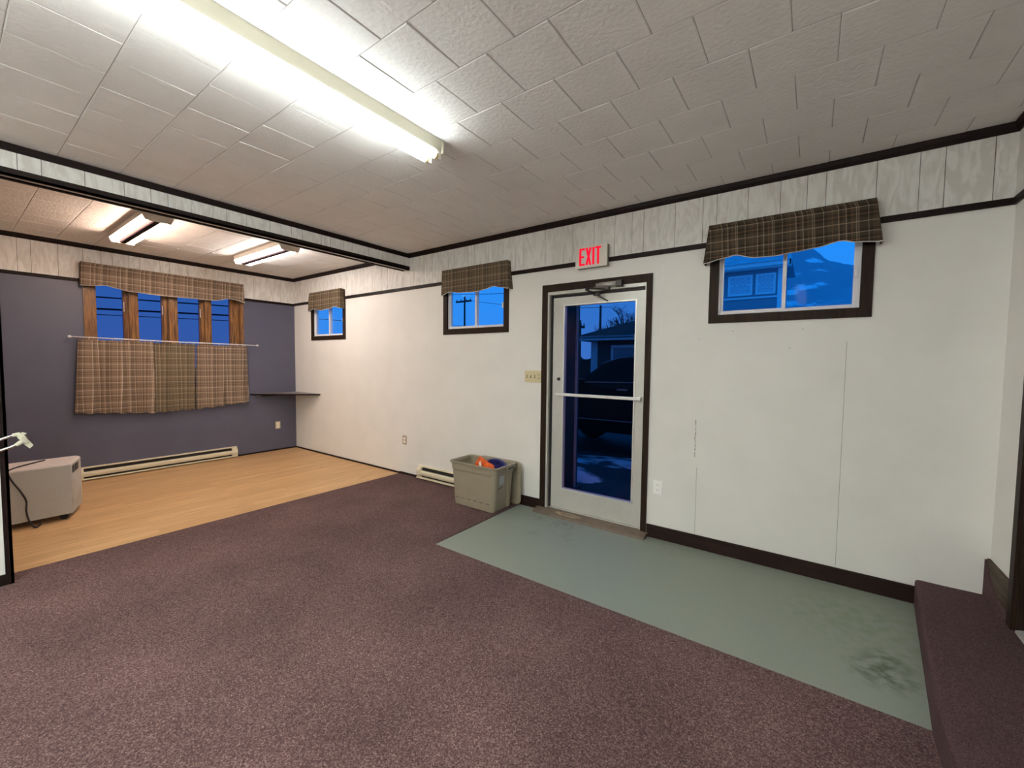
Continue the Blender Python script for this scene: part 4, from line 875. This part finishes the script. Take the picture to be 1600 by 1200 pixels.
# neighbouring house seen through the door
ha = thing('neighbour_house', 'low dark house with a pale corner board seen through the door', 'house', (1.2, 16, GZ))
hx = (-1.05, 5.0); hy = (14, 21)
m = MB(); m.box(hx[0], 3.0, hy[0], hy[1], GZ, 2.75); link('wall_siding', m, M['housedark'], ha)
m = MB(); m.box(hx[0]-.02, hx[0]+.30, hy[0]-.03, hy[0]+.02, GZ, 2.62); link('corner_board', m, M['housetrim'], ha)
m = MB(); m.box(hx[0]-.45, 3.4, hy[0]-.45, hy[0]-.40, 2.52, 2.74); m.box(hx[0]-.45, 3.4, hy[0]-.45, hy[0], 2.62, 2.66); m.box(hx[0]-.45, hx[0]-.40, hy[0]-.45, hy[1]+.4, 2.52, 2.74); link('fascia', m, M['housetrim'], ha)
m = MB(); a, b, c, d, e = hx[0]-.5, 3.45, hy[0]-.5, hy[1]+.5, 4.1
m.add([(a, c, 2.74), (b, c, 2.74), (b, d, 2.74), (a, d, 2.74), (a+3, (c+d)/2, e), (b-.2, (c+d)/2, e)], [(0, 1, 5, 4), (1, 2, 5), (2, 3, 4, 5), (3, 0, 4), (0, 3, 2, 1)]); link('roof', m, M['roof'], ha)
m = MB(); m.frame('y', hy[0]-.05, hy[0], -.10, 1.55, 1.25, 2.32, .12, .12, .12, .12); wf = link('window_frame', m, M['housetrim'], ha)
m = MB(); m.box(.02, 1.43, hy[0]-.03, hy[0]-.01, 1.37, 2.20); m.frame('y', hy[0]-.035, hy[0]-.03, .02, 1.43, 1.37, 2.20, .02, .02, .02, .02); link('pane', m, M['houseglass'], wf)
# second house, up on the bank, seen through the right window
hb = thing('hillside_house', 'pale trimmed house on the bank seen through the right window', 'house', (5.1, 16, 3.9))
m = MB(); m.box(4.0, 6.20, 14, 17, 3.3, 4.99); link('wall_siding', m, M['housepale'], hb)
m = MB(); m.box(5.98+.08, 6.22, 13.97, 14.02, 3.3, 4.95); link('corner_board', m, M['housetrimb'], hb)
m = MB(); m.box(3.9, 6.44, 13.66, 13.70, 4.98, 5.16); m.box(6.40, 6.44, 13.66, 14.15, 4.98, 5.16); m.box(3.9, 6.44, 13.66, 14.0, 4.96, 5.0); link('fascia', m, M['housetrimb'], hb)
m = MB(); m.add([(3.85, 13.62, 5.15), (6.46, 13.62, 5.15), (6.46, 17.4, 5.15), (3.85, 17.4, 5.15), (3.85, 15.5, 6.15), (6.30, 15.5, 6.15)], [(0, 1, 5, 4), (1, 2, 5), (2, 3, 4, 5), (3, 0, 4), (0, 3, 2, 1)]); link('roof', m, M['roofb'], hb)
for (x0, x1) in ((4.48, 5.28), (5.38, 6.00)):
    m = MB(); m.frame('y', 13.95, 14.0, x0, x1, 4.06, 4.80, .07, .07, .07, .07); wf = link('window_frame', m, M['housetrimb'], hb)
    m = MB(); m.box(x0+.07, x1-.07, 13.97, 13.985, 4.13, 4.73, 1)
    for k in range(1, 4): xx = x0+.07+(x1-x0-.14)*k/4; m.box(xx-.012, xx+.012, 13.955, 13.97, 4.13, 4.73)
    for k in range(1, 4): zz = 4.13+.60*k/4; m.box(x0+.07, x1-.07, 13.955, 13.97, zz-.012*(2 if k == 2 else 1), zz+.012*(2 if k == 2 else 1))
    link('pane', m, [M['housetrimb'], M['housegrille']], wf)
m = MB(); m.box(4.0, 6.2, 13.96, 14.0, 3.93, 3.99); link('base_board', m, M['housetrimb'], hb)
# bank and hill behind it
m = MB(); NX, NY = 90, 80; V = []
def sstep(t): t = max(0, min(1, t)); return t*t*(3-2*t)
def hillz(x, y):
    z = GZ-.4+(3.55-GZ)*sstep((y-6.5)/5.5)
    crest = 8.6 if x < 6.0 else (8.6-(x-6.0)*.75 if x < 7.0 else (7.85-(x-7.0)*1.0 if x < 7.65 else 7.2-(x-7.65)*.28))
    z += max(0, crest-3.4)*sstep((y-17.5)/6.5)
    if y < 15 and x > 6.3: z += .9*sstep((x-6.3)/2)*sstep((y-10)/4)
    z *= sstep((x-3.6)/1.6) if x < 5.2 and y < 13.5 else 1
    return z+.12*noise.noise(Vector((x*.7, y*.7, 0)))+.07*noise.noise(Vector((x*2.3, y*2.3, 5)))
for j in range(NY+1):
    for i in range(NX+1):
        x = 3.4+22*(i/NX)**1.4; y = 6.2+24*j/NY; V.append((x, y, hillz(x, y) if i else GZ-.5))
W_ = NX+1; m.add(V, [(j*W_+i, j*W_+i+1, (j+1)*W_+i+1, (j+1)*W_+i) for j in range(NY) for i in range(NX)], 0, True)
o = link('hill', m, M['hill']); o['kind'] = 'structure'; o['label'] = 'rocky snow streaked hillside'
# utility poles
def upole(x, y, ztop, arm, label, r=.13, extra=False):
    root = thing('utility_pole', label, 'utility pole', (x, y, GZ), 'wooden utility poles outside')
    m_ = MB(); m_.tube([(x, y, GZ), (x, y, ztop)], [r, r*.7], 12); link('pole_shaft', m_, M['pole'], root)
    if arm:
        m_ = MB(); m_.box(x-arm*.84, x+arm*.84, y-.24, y-.1, ztop-.62, ztop-.45)
        link('crossarm', m_, M['pole'], root)
        for k in (-.75, -.3, .3, .75):
            m_ = MB(); m_.tube([(x+arm*k, y-.17, ztop-.46), (x+arm*k, y-.17, ztop-.26)], [.05, .03], 8); link('insulator', m_, M['pole'], root)
upole(-23.5, 30, 8.55, 1.3, 'utility pole with crossarm seen through the window left of the door')
upole(-7.15, 25, 4.75, .5, 'utility pole with crossarm seen through the door', .09)
upole(-5.55, 25, 5.75, 0, 'bare pole rising behind the roof of the dark house', .11)
# overhead wires along the left side of the building and away behind it
wn = 0
WL = ['topmost of the overhead wires', 'second overhead wire down, the thickest', 'lowest of the overhead wires']
for k, (za, zb, r_) in enumerate(((3.30, 3.42, .022), (2.955, 3.09, .030), (2.785, 2.90, .013))):
    m = MB(); m.tube([(-10, y, za+(y+.77)*(zb-za)/3.4-.0) for y in (-3, -.8, 1, 2.8, 4.5)], r_, 6)
    tag(link('power_line', m, M['wire'], loc=(-10, 0, za)), WL[k]+' crossing the wooden window', 'wire', 'overhead wires')
def wire(p, q, r_, label):
    P_, Q_ = Vector(p), Vector(q); m_ = MB(); m_.tube([P_.lerp(Q_, t/12)-Vector((0, 0, .9*4*(t/12)*(1-t/12)*.35)) for t in range(13)], r_, 5)
    tag(link('power_line', m_, M['wire'], loc=p), label, 'wire', 'overhead wires')
wire((-30, 16, 7.6), (-14.0, 34, 8.9), .022, 'upper wire sagging past the utility pole')
wire((-23.2, 30.6, 8.2), (-6, 28, 6.0), .018, 'wire running down from the pole crossarm')
wire((-30, 15, 5.3), (-14.0, 34, 5.3), .022, 'lowest wire low behind the utility pole')
# bare trees
def tree(x, y, h, seed, label, spread=.9, r0=.16, lvl=6):
    rr_ = random.Random(seed); m_ = MB()
    def grow(p, d, L, r, k):
        n_ = 3; pts = [p]; q = p.copy(); dd = d.copy()
        for i in range(n_):
            dd = (dd+Vector((rr_.uniform(-.16, .16), rr_.uniform(-.16, .16), rr_.uniform(-.02, .10)))).normalized(); q = q+dd*L/n_; pts.append(q.copy())
        m_.tube(pts, [r*(1-.12*i) for i in range(n_+1)], 5 if k > 3 else 3, caps=False)
        if k == 0: return
        for c in range(3 if k > 1 else 2):
            ax = Vector((rr_.uniform(-1, 1), rr_.uniform(-1, 1), rr_.uniform(-.15, .7))).normalized()
            grow(pts[-1] if c < 2 else pts[-2], (dd*.75+ax*spread).normalized(), L*rr_.uniform(.62, .82), r*.66, k-1)
    grow(Vector((x, y, GZ)), Vector((0, 0, 1)), h*.34, r0, lvl)
    return tag(link('bare_tree', m_, M['bark'], loc=(x, y, GZ)), label, 'tree', 'leafless trees outside')
tree(.6, 24, 8.5, 21, 'big leafless tree spreading above the dark house roof', .95, .22)
tree(-3.4, 24, 5.6, 8, 'leafless tree left of the dark house', .9, .13)
tree(-6.4, 28, 4.8, 14, 'small leafless tree farthest left behind the parked car', .9, .11)
tree(-2.4, 34, 7.2, 33, 'leafless tree half hidden by the dark house roof', .85, .14)
# dark hedge under the trees
m = MB(); N = 60; V = []
rh = random.Random(2)
for j in range(2):
    for i in range(N+1):
        x = -14+16*i/N; V.append((x, 30, GZ if j == 0 else 1.9+.35*noise.noise(Vector((x*1.7, 0, 2)))+.2*noise.noise(Vector((x*6, 0, 2)))))
for j in range(2):
    for i in range(N+1):
        x, y, z = V[j*(N+1)+i]; V.append((x, 31.5, z))
W_ = N+1; F = [(i, i+1, W_+i+1, W_+i) for i in range(N)]+[(2*W_+i+1, 2*W_+i, 3*W_+i, 3*W_+i+1) for i in range(N)]+[(W_+i, W_+i+1, 3*W_+i+1, 3*W_+i) for i in range(N)]
m.add(V, F, 0); o = tag(link('hedge', m, M['bark'], loc=(-6, 30, GZ)), 'dark leafless hedge along the far side of the lot', 'hedge', kind='stuff')

# keep only what the rules name
for o in bpy.data.objects:
    if o.type == 'MESH' and o.get('kind') == 'thing': del o['kind']
